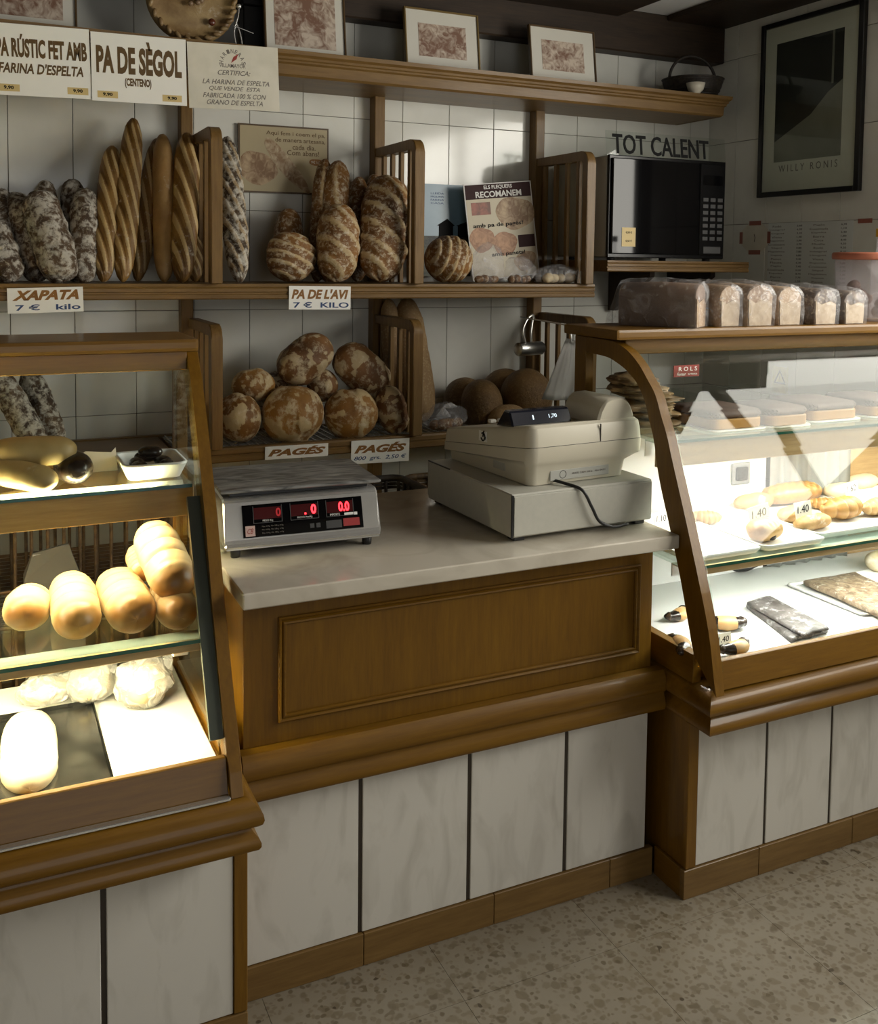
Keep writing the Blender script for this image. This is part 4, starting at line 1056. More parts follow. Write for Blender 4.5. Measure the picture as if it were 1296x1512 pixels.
# ------------------------------------------------------------------ generic lofts
def loft(rings, cap=True, smooth=True):
    bm = bmesh.new(); R = [[bm.verts.new(p) for p in r] for r in rings]
    k = len(R[0])
    for A, B in zip(R, R[1:]):
        for j in range(k): bm.faces.new((A[j], A[(j + 1) % k], B[(j + 1) % k], B[j]))
    if cap: bm.faces.new(R[0]); bm.faces.new(R[-1])
    me = to_mesh(bm, smooth=smooth)
    return me

def autosmooth(o, ang=40):
    me = o.data
    me.set_sharp_from_angle(angle=math.radians(ang))

def crumple(me, amt, sc, seed):
    off = Vector((seed * 3.1, seed * 1.7, seed * 2.3))
    for v in me.vertices:
        n = noise.noise_vector(v.co * sc + off)
        v.co += n * amt
    return me

def blob_mesh(rx_, ry_, rz_, amt=0.12, sc=3.0, seed=0, sub=3):
    bm = bmesh.new(); bmesh.ops.create_icosphere(bm, subdivisions=sub, radius=1)
    off = Vector((seed * 3.3, seed * 5.1, seed))
    for v in bm.verts:
        n = noise.fractal(v.co * sc * .5 + off, .9, 2, 3)
        v.co *= 1 + amt * n
        v.co.x *= rx_; v.co.y *= ry_; v.co.z *= rz_
    me = to_mesh(bm, smooth=True); me['c'] = [0, 0, 0]
    return me

M['film'] = film('clear_bag_film', 0.19, (0.9, 0.9, 0.92), 20)
M['film_white'] = film('milky_bag_film', 0.62, (0.86, 0.86, 0.86), 30)
M['paper_white'] = plain('white_paper', (0.74, 0.73, 0.70), 0.6, var=0.04, bump=0.15)

def bag_of(name, label, u, v, wpx, hpx, y, zb, seed, inner='pages', n=4, cat='bag', film_m='film_white', group=None):
    """plastic bag slumped on a surface with small breads inside"""
    P = px(u, v, y=y); rx_ = pxsize(wpx, P) / 2; rz_ = pxsize(hpx, P) / 2
    P.z = zb
    t = thing(name, label, cat, P, group=group)
    b = blob_mesh(rx_, rx_ * .62, rz_, .22, 3.2, seed)
    for q in b.vertices: q.co.z = max(q.co.z, -rz_ * .85) + rz_ * .86
    b['c'] = [0, 0, 0]
    obj('bag_film', b, M[film_m], t)
    r = random.Random(seed)
    for k in range(n):
        s = rx_ * (.30 + .1 * r.random())
        o = obj('roll', loaf_mesh(s * 1.6, s * .62, p=2.2, score='none', seed=seed + k, nr=12, ns=10), M[inner], t, ((k + .5) / n * rx_ * 1.3 - rx_ * .65, r.uniform(-.2, .2) * rx_, s * .66), (math.pi / 2 * .9, 0, r.uniform(0, 3)))
    return t
bag_of('bag_of_rolls', 'clear bag of small rolls beside the round dark loaf', 720, 390, 56, 62, 3.44, Z1, 3, 'rustic', 4, film_m='film')
bag_of('bag_of_rolls', 'clear bag of rolls at the foot of the recipe poster', 768, 402, 52, 44, 3.44, Z1, 5, 'rustic', 4, film_m='film')
bag_of('bag_of_rolls', 'flat bag of pale rolls in the corner before the right divider', 822, 405, 74, 30, 3.44, Z1, 7, 'white_bread', 4, film_m='film')
t = bag_of('bag_of_rolls', 'knotted bag of rolls on the wire shelf right of the divider', 658, 620, 70, 40, 3.43, Z2, 9, 'rustic', 5, film_m='film')
P = px(655, 603, y=3.43)
me = tube([(0, 0, -.03), (0, 0, .0), (.006, 0, .008), (.03, 0, .010), (.055, 0, .004)], [.03, .007, .008, .012, .003], 10)
obj('knot', me, M['film_white'], t, P - t.location)

# ------------------------------------------------------------------ ledge ornaments
P = px(283, -2, y=3.58)
R_ = pxsize(66, P); zc_ = P.z - R_; P.z = LZ + .001
t = thing('bread_plaque', 'round baked bread plaque with nuts, standing on the ledge', 'ornament', P, (-.06, 0, 0))
kz = max(.0, zc_ - P.z)
obj('stand', box(-.06, .06, -.02, .05, 0, kz + .012, .003), M['black'], t)
pts = []
bm_prof = [(0, .022), (R_ * .35, .024), (R_ * .62, .020), (R_ * .80, .018), (R_ * .86, .026), (R_ * .93, .028), (R_, .016), (R_ * .98, .0), (0, 0)]
me = lathe(bm_prof, 40)
M['plaque'] = bread('plaque_crust', (0.16, 0.085, 0.03), (0.36, 0.25, 0.11), (0.4, 0.28, 0.12), flour=0.1, cscale=9, rough=0.5)
o = obj('disc', me, M['plaque'], t); o.rotation_euler = (math.pi / 2, 0, 0); o.location = (0, 0, R_ + kz)
for k in range(26):
    a = 2 * math.pi * k / 26
    s = obj('rim_fold', loaf_mesh(R_ * .2, R_ * .055, score='none', seed=k, nr=8, ns=8), M['plaque'], t, (R_ * .93 * math.cos(a), -.024, kz + R_ + R_ * .93 * math.sin(a)))
    s.rotation_euler = (0, -a + .6, 0)
r = random.Random(4)
M['nut'] = plain('hazelnut', (0.20, 0.13, 0.075), 0.35, var=0.3)
M['cherry'] = plain('glazed_cherry', (0.10, 0.025, 0.012), 0.3)
nut = blob_mesh(.010, .010, .010, .05, 2, 1, 2)
for k in range(22):
    a, q = r.uniform(0, 6.28), R_ * .30 * math.sqrt(r.random())
    obj('nut', nut, M['nut'], t, (q * math.cos(a) - R_ * .02, -.028, kz + R_ + .02 + q * math.sin(a)))
obj('cherry', blob_mesh(.013, .008, .013, .05, 2, 2, 2), M['cherry'], t, (R_ * .42, -.024, kz + R_ * .50))
# small wire figure
P = px(350, 30, y=3.53); P.z = LZ + .001
t = thing('wire_figure', 'small twisted wire figure beside the bread plaque', 'ornament', P)
top = px(353, 12, y=3.53).z - P.z
obj('wire', tube(spline([(0, 0, 0), (-.01, 0, top * .4), (.004, 0, top * .8), (.006, 0, top)]), .0022, 6), M['chrome'], t)
obj('wire', tube(spline([(.02, 0, 0), (.012, 0, top * .35), (-.002, 0, top * .62)]), .0022, 6), M['chrome'], t)
obj('wire', tube(spline([(-.015, 0, top * .55), (.02, -.005, top * .48), (.055, -.01, top * .40)]), .0018, 6), M['chrome'], t)
obj('head', blob_mesh(.009, .009, .009, 0, 1, 1, 2), M['chrome'], t, (.006, 0, top + .006))
P = px(378, 40, y=3.70); P.z = LZ + .001
t = thing('dark_box', 'dark upright box between the wire figure and the drawing', 'box', P)
obj('body', box(-.055, .055, -.03, .03, 0, .19, .004), M['black'], t); obj('lid', box(-.058, .058, -.033, .033, .1905, .215, .004), M['black'], t)
# dark basket with a porcelain dish at the right end of the ledge
P = px(1022, 140, y=3.62); P.z = LZ + .001
t = thing('ledge_basket', 'dark wicker basket at the right end of the ledge', 'basket', P)
M['wicker_dark'] = mottled('dark_wicker', (0.008, 0.006, 0.005), (0.035, 0.026, 0.018), scale=60, rough=0.6)
bk = lathe([(0, .004), (.10, .004), (.125, .05), (.135, .085), (.140, .09), (.13, .088), (.118, .05), (.095, .012), (0, .012)], 28)
obj('bowl', bk, M['wicker_dark'], t)
for k in range(4):
    z = .018 + .020 * k; rr = .104 + .028 * (z / .09)
    obj('weave_ring', tube([(rr * math.cos(a), rr * math.sin(a), z) for a in [2 * math.pi * j / 28 for j in range(28)]], .006, 6, True), M['wicker_dark'], t)
obj('handle', tube([(.13 * math.cos(a), 0, .085 + .11 * math.sin(a)) for a in [math.pi * j / 16 for j in range(17)]], .007, 8), M['wicker_dark'], t)
P2 = px(1027, 122, y=3.50); P2.z = LZ + .001
t = thing('porcelain_dish', 'small porcelain dish gleaming in front of the dark ledge basket', 'dish', P2)
M['porcelain'] = plain('porcelain', (0.62, 0.58, 0.48), 0.15)
obj('bowl', lathe([(0, 0), (.022, 0), (.020, .008), (.034, .022), (.042, .05), (.039, .05), (.03, .022), (0, .012)], 24), M['porcelain'], t)
obj('foot', lathe([(.016, 0), (.026, 0), (.026, .004), (.016, .004)], 20), M['porcelain'], t)
obj('content', lathe([(0, .047), (.03, .046), (.036, .042), (0, .038)], 20), M['white_bread'], t)

# ------------------------------------------------------------------ microwave and its sign
MX0, MX1, MYF, MZ0, MZ1 = 2.262, 2.850, 3.302, 1.628, 2.046
t = thing('microwave', 'black microwave oven with a price sticker on its door', 'microwave', ((MX0 + MX1) / 2, 3.5, MZ0), world=True)
M['casing'] = plain('grey_casing', (0.42, 0.42, 0.38), 0.45, var=0.04)
M['gloss_black'] = plain('gloss_black', (0.003, 0.003, 0.0035), 0.05, spec=0.25)
M['micro_black'] = plain('satin_black', (0.003, 0.003, 0.0035), 0.22, spec=0.25)
obj('casing', box(MX0, MX1, MYF + .022, 3.72, MZ0 + .012, MZ1 - .002, .006), M['casing'], t)
obj('front_frame', box(MX0 - .001, MX1 + .001, MYF + .006, MYF + .0215, MZ0 + .010, MZ1, .003), M['micro_black'], t)
obj('door', box(MX0 + .010, MX1 - .145, MYF - .006, MYF + .0055, MZ0 + .025, MZ1 - .012, .004, 2), M['gloss_black'], t)
obj('control_panel', box(MX1 - .138, MX1 - .006, MYF - .002, MYF + .0055, MZ0 + .025, MZ1 - .012, .003), M['micro_black'], t)
M['key'] = plain('grey_key', (0.05, 0.05, 0.05), 0.4)
for r_ in range(7):
    for c_ in range(3):
        obj('key', box(MX1 - .122 + c_ * .038, MX1 - .096 + c_ * .038, MYF - .004, MYF - .0022, 1.715 + r_ * .027, 1.730 + r_ * .027), M['key'], t)
obj('display', box(MX1 - .122, MX1 - .022, MYF - .0035, MYF - .0022, 1.945, 1.985), M['gloss_black'], t)
obj('open_button', box(MX1 - .118, MX1 - .026, MYF - .006, MYF - .0022, 1.660, 1.690, .002), M['key'], t)
for x_ in (MX0 + .05, MX1 - .05):
    for y_ in (3.36, 3.66): obj('foot', lathe([(0, 0), (.016, 0), (.016, .012), (0, .012)], 12), M['black'], t, (x_, y_, MZ0))
P = px(928, 350, y=MYF - .007)
st = obj('price_sticker', box(P.x - .033, P.x + .033, MYF - .0072, MYF - .0062, P.z - .038, P.z + .038), M['sticker'], t)
for k in (-.016, .018): obj('lettering', letters('0,50 €', .03, .010, bold=.02), M['ink_black'], st, (P.x, MYF - .0076, P.z + k))
M['acrylic'] = glass('clear_acrylic', (0.93, 0.95, 0.94), 1.49, boost=.5)
A = px(896, 190, y=3.335); Bq = px(1072, 205, y=3.335)
t = thing('acrylic_sign', 'clear acrylic sign on the microwave reading TOT CALENT', 'sign', ((A.x + Bq.x) / 2, 3.335, MZ1 + .001), (-.12, 0, 0))
ww = Bq.x - A.x; hh = A.z - MZ1 - .004
obj('sheet', box(-ww / 2, ww / 2, -.002, .002, 0, hh, .0006), M['acrylic'], t)
obj('foot', box(-ww / 2, ww / 2, -.001, .045, .0, .003), M['acrylic'], t)
L0 = px(905, 217, y=3.335); L1 = px(1047, 217, y=3.335)
obj('lettering', letters('TOT CALENT', L1.x - L0.x, .080, bold=.012, th=.003), M['ink_black'], t, ((L0.x + L1.x) / 2 - (A.x + Bq.x) / 2, -.0022, hh * .48))

# ------------------------------------------------------------------ right wall: framed photograph, price list, taped notice
XP = XW - .006
q = [(1126, 40), (1280, -3), (1275, 283), (1125, 291)]
P = [px(*c, x=XP) for c in q]
y0, y1 = (P[1].y + P[2].y) / 2, (P[0].y + P[3].y) / 2; z0, z1 = (P[2].z + P[3].z) / 2, (P[0].z + P[1].z) / 2
t = thing('framed_photograph', 'tall black-framed dark photograph with a cream mount on the right wall', 'picture', (XP, (y0 + y1) / 2, z0), (0, 0, -math.pi / 2))
ww, hh = y1 - y0, z1 - z0
fw = .022
M['frame_black'] = plain('black_frame', (0.008, 0.008, 0.008), 0.3)
for a in (box(-ww / 2, -ww / 2 + fw, -.022, 0, 0, hh, .002), box(ww / 2 - fw * 1.25, ww / 2, -.022, 0, 0, hh, .002), box(-ww / 2 + fw, ww / 2 - fw * 1.25, -.022, 0, 0, fw, .002), box(-ww / 2 + fw, ww / 2 - fw * 1.25, -.022, 0, hh - fw, hh, .002)):
    obj('frame_bar', a, M['frame_black'], t)
obj('mount', box(-ww / 2 + fw, ww / 2 - fw * 1.25, -.010, -.002, fw, hh - fw), M['mat_board'], t)
Pa, Pb, Pc = px(1150, 66, x=XP), px(1250, 39, x=XP), px(1149, 240, x=XP)
pc = ((y0 + y1) / 2 - Pa.y, (y0 + y1) / 2 - Pb.y); pz = (Pc.z - z0, Pa.z - z0)
M['photo_dark'] = mottled('photo_dark_print', (0.006, 0.007, 0.007), (0.022, 0.024, 0.02), scale=4, rough=0.5)
M['photo_mid'] = mottled('photo_mid_print', (0.17, 0.165, 0.13), (0.24, 0.23, 0.185), scale=5, rough=0.5)
M['photo_light'] = plain('photo_light_print', (0.30, 0.30, 0.27), 0.5, var=0.2)
pw, ph = pc[1] - pc[0], pz[1] - pz[0]
obj('photo_print', box(pc[0], pc[1], -.0104, -.0101, pz[0], pz[1]), M['photo_dark'], t)
def pq(fx_, fy_): return (pc[0] + fx_ * pw, pz[0] + fy_ * ph)
obj('photo_ground', prism([pq(0, 0), pq(1, 0), pq(1, .60), pq(.80, .52), pq(.55, .36), pq(0, .17)], 'y', -.0109, -.0105), M['photo_mid'], t)
obj('photo_edge_line', prism([pq(.84, .58), pq(.87, .58), pq(.87, 1), pq(.84, 1)], 'y', -.0112, -.0109), M['photo_mid'], t)
obj('lettering', letters('W I L L Y   R O N I S', .80 * ww * .72, .030, bold=0), M['ink_grey'], t, (0, -.0104, pz[0] - .030))
obj('pane', box(-ww / 2 + fw, ww / 2 - fw * 1.25, -.0165, -.0145, fw, hh - fw), M['glass'], t)

q = [(1133, 329), (1258, 326), (1258, 432), (1133, 436)]
P = [px(*c, x=XP) for c in q]
y0, y1 = (P[1].y + P[2].y) / 2, (P[0].y + P[3].y) / 2; z0, z1 = (P[2].z + P[3].z) / 2, (P[0].z + P[1].z) / 2
t = thing('price_list', 'white price list in two columns taped to the right wall', 'notice', (XP + .0008, (y0 + y1) / 2, z0), (0, 0, -math.pi / 2))
ww, hh = y1 - y0, z1 - z0
M['list_paper'] = plain('grey_white_paper', (0.68, 0.71, 0.69), 0.35, var=0.03)
obj('sheet', box(-ww / 2, ww / 2, -.001, 0, 0, hh), M['list_paper'], t)
r = random.Random(8)
words_ = ['Barra', 'Baguette', 'Pagès', 'Integral', 'Xapata', 'Coca', 'Croissant', 'Ensaïmada', 'Llonguet', 'Panet', 'Motlle', 'Sègol', 'Espelta', 'Viena', 'Flauta', 'Rodó', 'Magdalena']
for c_ in (-.27, .24):
    for k in range(17):
        s = words_[(k * 5 + int(c_ * 9)) % len(words_)]
        z = hh * (.95 - .052 * k)
        obj('lettering', letters(s, ww * (.02 * len(s) + .03), .0085), M['ink_grey'], t, (c_ * ww - ww * .12, -.0013, z))
        obj('lettering', letters('%d,%d0' % (r.randint(0, 9), r.randint(1, 9)), ww * .06, .0085), M['ink_black'], t, (c_ * ww + ww * .16, -.0013, z))
q = [(1094, 330), (1135, 329), (1135, 372), (1094, 373)]
P = [px(*c, x=XP) for c in q]
y0, y1 = (P[1].y + P[2].y) / 2, (P[0].y + P[3].y) / 2; z0, z1 = (P[2].z + P[3].z) / 2, (P[0].z + P[1].z) / 2
t = thing('taped_notice', 'small eight-sided yellowed paper held by striped tape', 'notice', (XP + .0008, (y0 + y1) / 2, z0), (0, 0, -math.pi / 2))
ww, hh = y1 - y0, z1 - z0
k = .28
obj('sheet', prism([(-ww / 2 + k * ww, 0), (ww / 2 - k * ww, 0), (ww / 2, k * hh), (ww / 2, hh - k * hh), (ww / 2 - k * ww, hh), (-ww / 2 + k * ww, hh), (-ww / 2, hh - k * hh), (-ww / 2, k * hh)], 'y', -.001, 0), M['card_old'], t)
M['tape_red'] = plain('red_tape', (0.30, 0.10, 0.07), 0.4, var=0.2, scale=60)
for bx_ in ((0, hh, .42 * ww, .020), (0, 0, .42 * ww, .020)):
    tp = obj('tape', box(-bx_[2] / 2, bx_[2] / 2, -.0016, -.0010, bx_[1] - .010, bx_[1] + .010), M['tape_red'], t)
for sx_ in (-1, 1): obj('tape', box(sx_ * ww / 2 - .010, sx_ * ww / 2 + .010, -.0016, -.0010, hh * .3, hh * .7), M['tape_red'], t)
obj('pen_mark', tube([(-.004, -.0014, hh * .62), (.002, -.0014, hh * .5), (-.002, -.0014, hh * .36)], .0016, 5), M['ink_grey'], t)
A = px(1277, 326, x=XP)
tag(obj('tape_strip', box(XP - .001, XP, A.y - .035, A.y + .035, A.z - .009, A.z + .009), M['tape_red']), 'strip of red tape on the wall right of the price list', 'tape')

# ------------------------------------------------------------------ packaged loaves and tub on the right case
ZT = 1.4355
M['tin_loaf'] = bread('tin_loaf_crust', (0.20, 0.115, 0.06), (0.40, 0.27, 0.15), (0.6, 0.46, 0.3), flour=0.12, fscale=30, cscale=6, rough=0.6, spots=.5, flourc=(0.62, 0.52, 0.38))
M['tin_cut'] = mottled('sliced_crumb', (0.40, 0.31, 0.21), (0.52, 0.42, 0.30), scale=40, rough=0.8)
M['tin_dark'] = bread('seeded_loaf_crust', (0.05, 0.035, 0.025), (0.16, 0.10, 0.06), (0.6, 0.46, 0.3), flour=0.3, fscale=60, cscale=30, rough=0.6, flourc=(0.50, 0.42, 0.30))
M['tin_brown'] = bread('rye_loaf_crust', (0.10, 0.055, 0.03), (0.18, 0.105, 0.06), (0.3, 0.2, 0.12), flour=0.05, cscale=8, rough=0.6)
def tin_loaf(label, u0, u1, vb, yf, ln, hpx, body, cut, seed, yaw=0.0):
    a = px(u0, vb, y=yf); b = px(u1, vb, y=yf)
    wv = (b.x - a.x); h = pxsize(hpx, (a + b) / 2)
    t = thing('packaged_loaf', label, 'bread', ((a.x + b.x) / 2, yf, ZT), (0, 0, yaw), 'bagged tin loaves on the right display case')
    def sect(y, g, top=1.0):
        w2 = wv / 2 + g
        pts = [(-w2 * .94, y, -0 + (0 if g <= 0 else .0005)), (w2 * .94, y, (0 if g <= 0 else .0005))]
        hh_ = h * top + g
        pts += [(w2, y, hh_ * .30), (w2, y, hh_ * .62)]
        for k in range(7):
            an = math.pi * (k + .5) / 7
            pts.append((w2 * 1.06 * math.cos(an), y, hh_ * .66 + hh_ * .34 * math.sin(an)))
        pts += [(-w2, y, hh_ * .62), (-w2, y, hh_ * .30)]
        return pts
    lo = obj('loaf', loft([sect(.004, -.005), sect(.008, -.003), sect(ln * .5, -.003, 1.03), sect(ln - .006, -.003), sect(ln - .002, -.006)]), M[body], t)
    autosmooth(lo, 50)
    cf = obj('cut_face', prism([(p[0] * .93, min(p[2], h * (.60 + .05 * math.sin(p[0] * 90))) * .96 + .002) for p in sect(0, -.005)], 'y', .001, .0039), M[cut], lo)
    cf.location = Vector(cf.data['c']) - lo.location
    rings = []
    for y, g, top in ((-.006, .000, .97), (-.002, .004, 1.0), (ln * .25, .006, 1.04), (ln * .5, .006, 1.06), (ln * .75, .006, 1.04), (ln, .006, 1.0), (ln + .02, -.012, .75), (ln + .04, -.022, .45)):
        rings.append(sect(y, g, top))
    rr = []
    for A, B in zip(rings, rings[1:]):
        for k in range(3): rr.append([tuple(Vector(p).lerp(Vector(q_), k / 3)) for p, q_ in zip(A, B)])
    rr.append(rings[-1])
    bmesh_ = crumple(loft(rr), .0055, 34, seed)
    for v in bmesh_.vertices: v.co.z = max(v.co.z, .0006)
    obj('bag_film', bmesh_, M['film'], t)
    return t
tin_loaf('dark rye loaf in a clear crinkled bag, leftmost of the bagged loaves', 1012, 1058, 484, 2.262, .235, 66, 'tin_brown', 'tin_loaf', 1, .62)
tin_loaf('bagged seeded loaf with a pale cut face right of the dark rye', 1060, 1096, 481, 2.268, .22, 62, 'tin_loaf', 'tin_cut', 2, .12)
tin_loaf('third bagged loaf, shiny bag folded over its end', 1101, 1143, 481, 2.262, .22, 62, 'tin_loaf', 'tin_cut', 3, .05)
tin_loaf('bagged pale loaf fourth in the row', 1147, 1185, 481, 2.268, .22, 58, 'tin_loaf', 'tin_cut', 4, .05)
tin_loaf('bagged loaf with black seeds on its side, before the tub', 1200, 1237, 481, 2.262, .20, 54, 'tin_dark', 'tin_cut', 5, .05)
tin_loaf('rightmost bagged loaf with a seeded crust', 1245, 1278, 480, 2.262, .20, 50, 'tin_dark', 'tin_cut', 6, .03)
P = px(1282, 455, y=2.475); P = Vector((P.x, 2.43, ZT)) if False else Vector((px(1281, 440, y=2.40).x, 2.40, ZT))
t = thing('plastic_tub', 'clear plastic tub with a salmon-pink lid behind the bagged loaves', 'tub', P)
Rt = pxsize(100, P) / 2
zt = px(1281, 384, y=2.40).z - ZT
M['tub'] = film('tub_plastic', 0.30, (0.80, 0.76, 0.76), 3)
obj('jar', lathe([(0, .001), (Rt * .82, .001), (Rt * .88, .012), (Rt * .96, zt), (Rt * .94, zt), (Rt * .86, .014), (0, .006)], 36), M['tub'], t)
M['lid_pink'] = plain('salmon_lid', (0.50, 0.17, 0.10), 0.4)
obj('lid', lathe([(0, zt + .001), (Rt * 1.02, zt + .001), (Rt * 1.04, zt + .006), (Rt * 1.04, zt + .020), (Rt * 1.0, zt + .025), (0, zt + .024)], 36), M['lid_pink'], t)
for k in range(7):
    a = k * 2.4
    obj('biscuit', loaf_mesh(.05, .02, score='none', seed=k, nr=10, ns=10), M['cake'], t, (Rt * .45 * math.cos(a), Rt * .45 * math.sin(a), .03 + .014 * k), (1.2, k, a))
P = px(1293, 372, y=2.49)
t = thing('bottle', 'yellow-capped bottle at the right edge behind the tub', 'bottle', (P.x + .02, 2.49, ZT))
M['yellow'] = plain('yellow_cap', (0.62, 0.40, 0.03), 0.4)
zt2 = px(1293, 350, y=2.49).z - ZT
obj('body', lathe([(0, .001), (.026, .001), (.028, .01), (.028, zt2 * .7), (.012, zt2 * .85), (.012, zt2), (0, zt2)], 20), M['tub'], t)
obj('cap', lathe([(0, zt2 + .001), (.016, zt2 + .001), (.016, zt2 + .03), (0, zt2 + .03)], 16), M['yellow'], t)

# ------------------------------------------------------------------ cash drawer and register
M['putty'] = mottled('putty_steel', (0.46, 0.455, 0.40), (0.49, 0.48, 0.42), scale=60, rough=0.42)
M['beige'] = plain('beige_plastic', (0.60, 0.56, 0.45), 0.42, var=0.03)
DW, DD, DZ = .432, .465, .945
yaw = math.radians(2.0)
dc = Vector((1.166, 2.088, 0)); dcen = dc + Matrix.Rotation(yaw, 3, 'Z') @ Vector((DW / 2, DD / 2, 0))
t = thing('till_box', 'grey-putty steel till box under the register, on the marble', 'till', (dcen.x, dcen.y, .930), (0, 0, yaw))
obj('casing', box(-DW / 2, DW / 2, -DD / 2 + .004, DD / 2, .012, .120, .003), M['putty'], t)
obj('rear_plate', box(-DW / 2 + .006, DW / 2 - .003, -DD / 2, -DD / 2 + .0038, .016, .114, .001), M['putty'], t)
obj('edge_trim', box(-DW / 2 - .0008, -DW / 2 + .005, -DD / 2 + .0005, -DD / 2 + .0045, .012, .118), M['black'], t)
obj('drawer_front', box(-DW / 2 + .004, DW / 2 - .004, DD / 2 + .0005, DD / 2 + .012, .018, .114, .002), M['putty'], t)
obj('edge_trim', box(-DW / 2 - .0006, -DW / 2 + .003, DD / 2 - .13, DD / 2, .1175, .1208), M['black'], t)
for sx_ in (-1, 1):
    for sy_ in (-1, 1): obj('foot', box(sx_ * (DW / 2 - .03) - .016, sx_ * (DW / 2 - .03) + .016, sy_ * (DD / 2 - .03) - .016, sy_ * (DD / 2 - .03) + .016, .0005, .0118, .002), M['black'], t)

RZ = .930 + .1205
yaw2 = math.radians(4.5)
rc0 = Vector((1.236, 2.128, 0)); RW, RD = .375, .450
rcen = rc0 + Matrix.Rotation(yaw2, 3, 'Z') @ Vector((RW / 2, RD / 2, 0))
t = thing('cash_register', 'beige electronic cash register seen from behind, on the cash drawer', 'cash register', (rcen.x, rcen.y, RZ), (0, 0, yaw2))
def rsec(z, x0, x1, y0, y1, r_, sh):
    return [((x0 + x1) / 2 + p[0], (y0 + y1) / 2 + p[1], z - sh * ((y0 + y1) / 2 + p[1] + RD / 2)) for p in rounded(x1 - x0, y1 - y0, r_, 5)]
hw, hd = RW / 2, RD / 2
o = obj('lower_shell', loft([rsec(.001, -hw + .015, hw - .055, -hd + .020, hd - .02, .022, 0), rsec(.045, -hw + .010, hw - .050, -hd + .012, hd - .015, .022, .02),
                             rsec(.056, -hw + .004, hw - .025, -hd + .006, hd - .008, .024, .05), rsec(.066, -hw, hw - .004, -hd, hd, .026, .09), rsec(.1005, -hw, hw, -hd, hd, .028, .12)]), M['beige'], t)
autosmooth(o, 35)
o = obj('upper_shell', loft([rsec(.1020, -hw + .001, hw - .001, -hd + .001, hd - .001, .028, .12), rsec(.130, -hw + .002, hw - .003, -hd + .003, hd - .004, .028, .135), rsec(.150, -hw + .004, hw - .006, -hd + .008, hd - .010, .026, .15),
                             rsec(.1585, -hw + .010, hw - .014, -hd + .018, hd - .020, .022, .16)]), M['beige'], t)
autosmooth(o, 35)
M['seam'] = plain('dark_seam', (0.06, 0.055, 0.045), 0.6)
obj('seam_line', loft([rsec(.1006, -hw + .0012, hw - .0012, -hd + .0012, hd - .0012, .028, .12), rsec(.1019, -hw + .0012, hw - .0012, -hd + .0012, hd - .0012, .028, .12)]), M['seam'], t)
sx_ = .036
obj('seam_line', box(sx_ - .0006, sx_ + .0006, -hd - .0004, -hd + .004, .103, .148), M['seam'], t)
# printer hump: half-cylinder cover
hp = [(x_, z_) for x_, z_ in [(.035, .150), (.170, .150)]]
prof = [(-hd + .025, .150)] + [(-hd + .095 - .070 * math.cos(a), .150 + .062 * math.sin(a)) for a in [math.pi * k / 12 * .95 for k in range(1, 13)]] + [(-hd + .165, .135)]
xs_ = []
rings = []
n_ = 9
arcx = [(.040 + .118 * k / n_) for k in range(n_ + 1)]
me = prism([(-.060, .0)] + [(-.060 * math.cos(a), .060 * math.sin(a)) for a in [math.pi * k / 14 for k in range(1, 14)]] + [(.060, 0)], 'y', 0, .16, .006)
hump = loft([[(x_, y_, .145 + zz) for x_, zz in [(.040 + .112 * (1 - .0), 0)]] for y_ in ()]) if False else None
pr = [(.036, .140), (.048, .178), (.064, .203), (.080, .210), (.122, .211), (.138, .203), (.153, .185), (.164, .158), (.165, .140)]
o = obj('printer_cover', prism(pr, 'y', -hd + .018, -hd + .18, .006), M['beige'], t); o.data.shade_smooth(); autosmooth(o, 40)
py_ = .085
dp = [(-hd + py_, .1420), (-hd + py_ + .018, .180), (-hd + py_ + .045, .182), (-hd + py_ + .085, .135)]
M['navy'] = plain('dark_display_window', (0.010, 0.012, 0.020), 0.12)
o = obj('customer_display', prism(dp, 'x', -.183, .008, .004), M['navy'], t)
M['vfd'] = plain('display_digits', (0.5, 0.6, 0.65), 0.4, emit=(0.75, 0.9, 1.0), es=0.8)
tl = math.atan2(.038, .018)
for s, xx, wd in (('1', -.115, .004), ('1,70', -.052, .026)):
    o = obj('digits', letters(s, wd, .012, bold=.01), M['vfd'], t, (xx, -hd + py_ + .0080, .1625), (-(math.pi / 2 - tl), 0, 0))
for k in range(5): obj('key_row', box(-.15 + k * .03, -.13 + k * .03, .02, .035, .1585 - .16 * .2, .1680 - .16 * .2, .002), M['card'], t)
M['cable'] = plain('black_cable', (0.010, 0.010, 0.011), 0.4)
# rating plate recess, logo sticker, cable
obj('rating_plate', box(-.115, .075, -hd + .0125, -hd + .0165, .010, .036, .001), M['casing'], t)
ring = tube([(-.075 + .010 * math.cos(a), -hd + .0125, .024 + .010 * math.sin(a)) for a in [2 * math.pi * k / 20 for k in range(20)]], .0008, 5, True)
obj('plate_ring', ring, M['seam'], t)
for k, (x_, s, w_) in enumerate(((-.035, 'MODEL', .022), (.0, '230V 50Hz', .04), (.045, 'No 0471', .034))):
    obj('lettering', letters(s, w_, .005), M['ink_grey'], t, (x_, -hd + .0120, .024))
st = obj('logo_sticker', box(-hw - .0006, -hw + .0012, -.020, .018, .084, .112), M['card'], t)
o = obj('logo_mark', tube([(-hw - .0010, -.004 + .0095 * math.cos(a), .097 + .0105 * math.sin(a)) for a in [math.radians(50 + 290 * k / 14) for k in range(15)]], .0022, 6), M['ink_black'], t)
o = obj('logo_mark', tube([(-hw - .0010, -.004, .097), (-hw - .0010, -.008, .113)], .0024, 6), M['ink_black'], t)
o = obj('lettering', letters('CE', .009, .008, bold=.02), M['ink_black'], t, (-hw - .0010, -.0145, .095), (0, 0, -math.pi / 2))
obj('rating_plate', box(-hw + .0100, -hw + .0118, -.095, -.040, .020, .040), M['casing'], t)
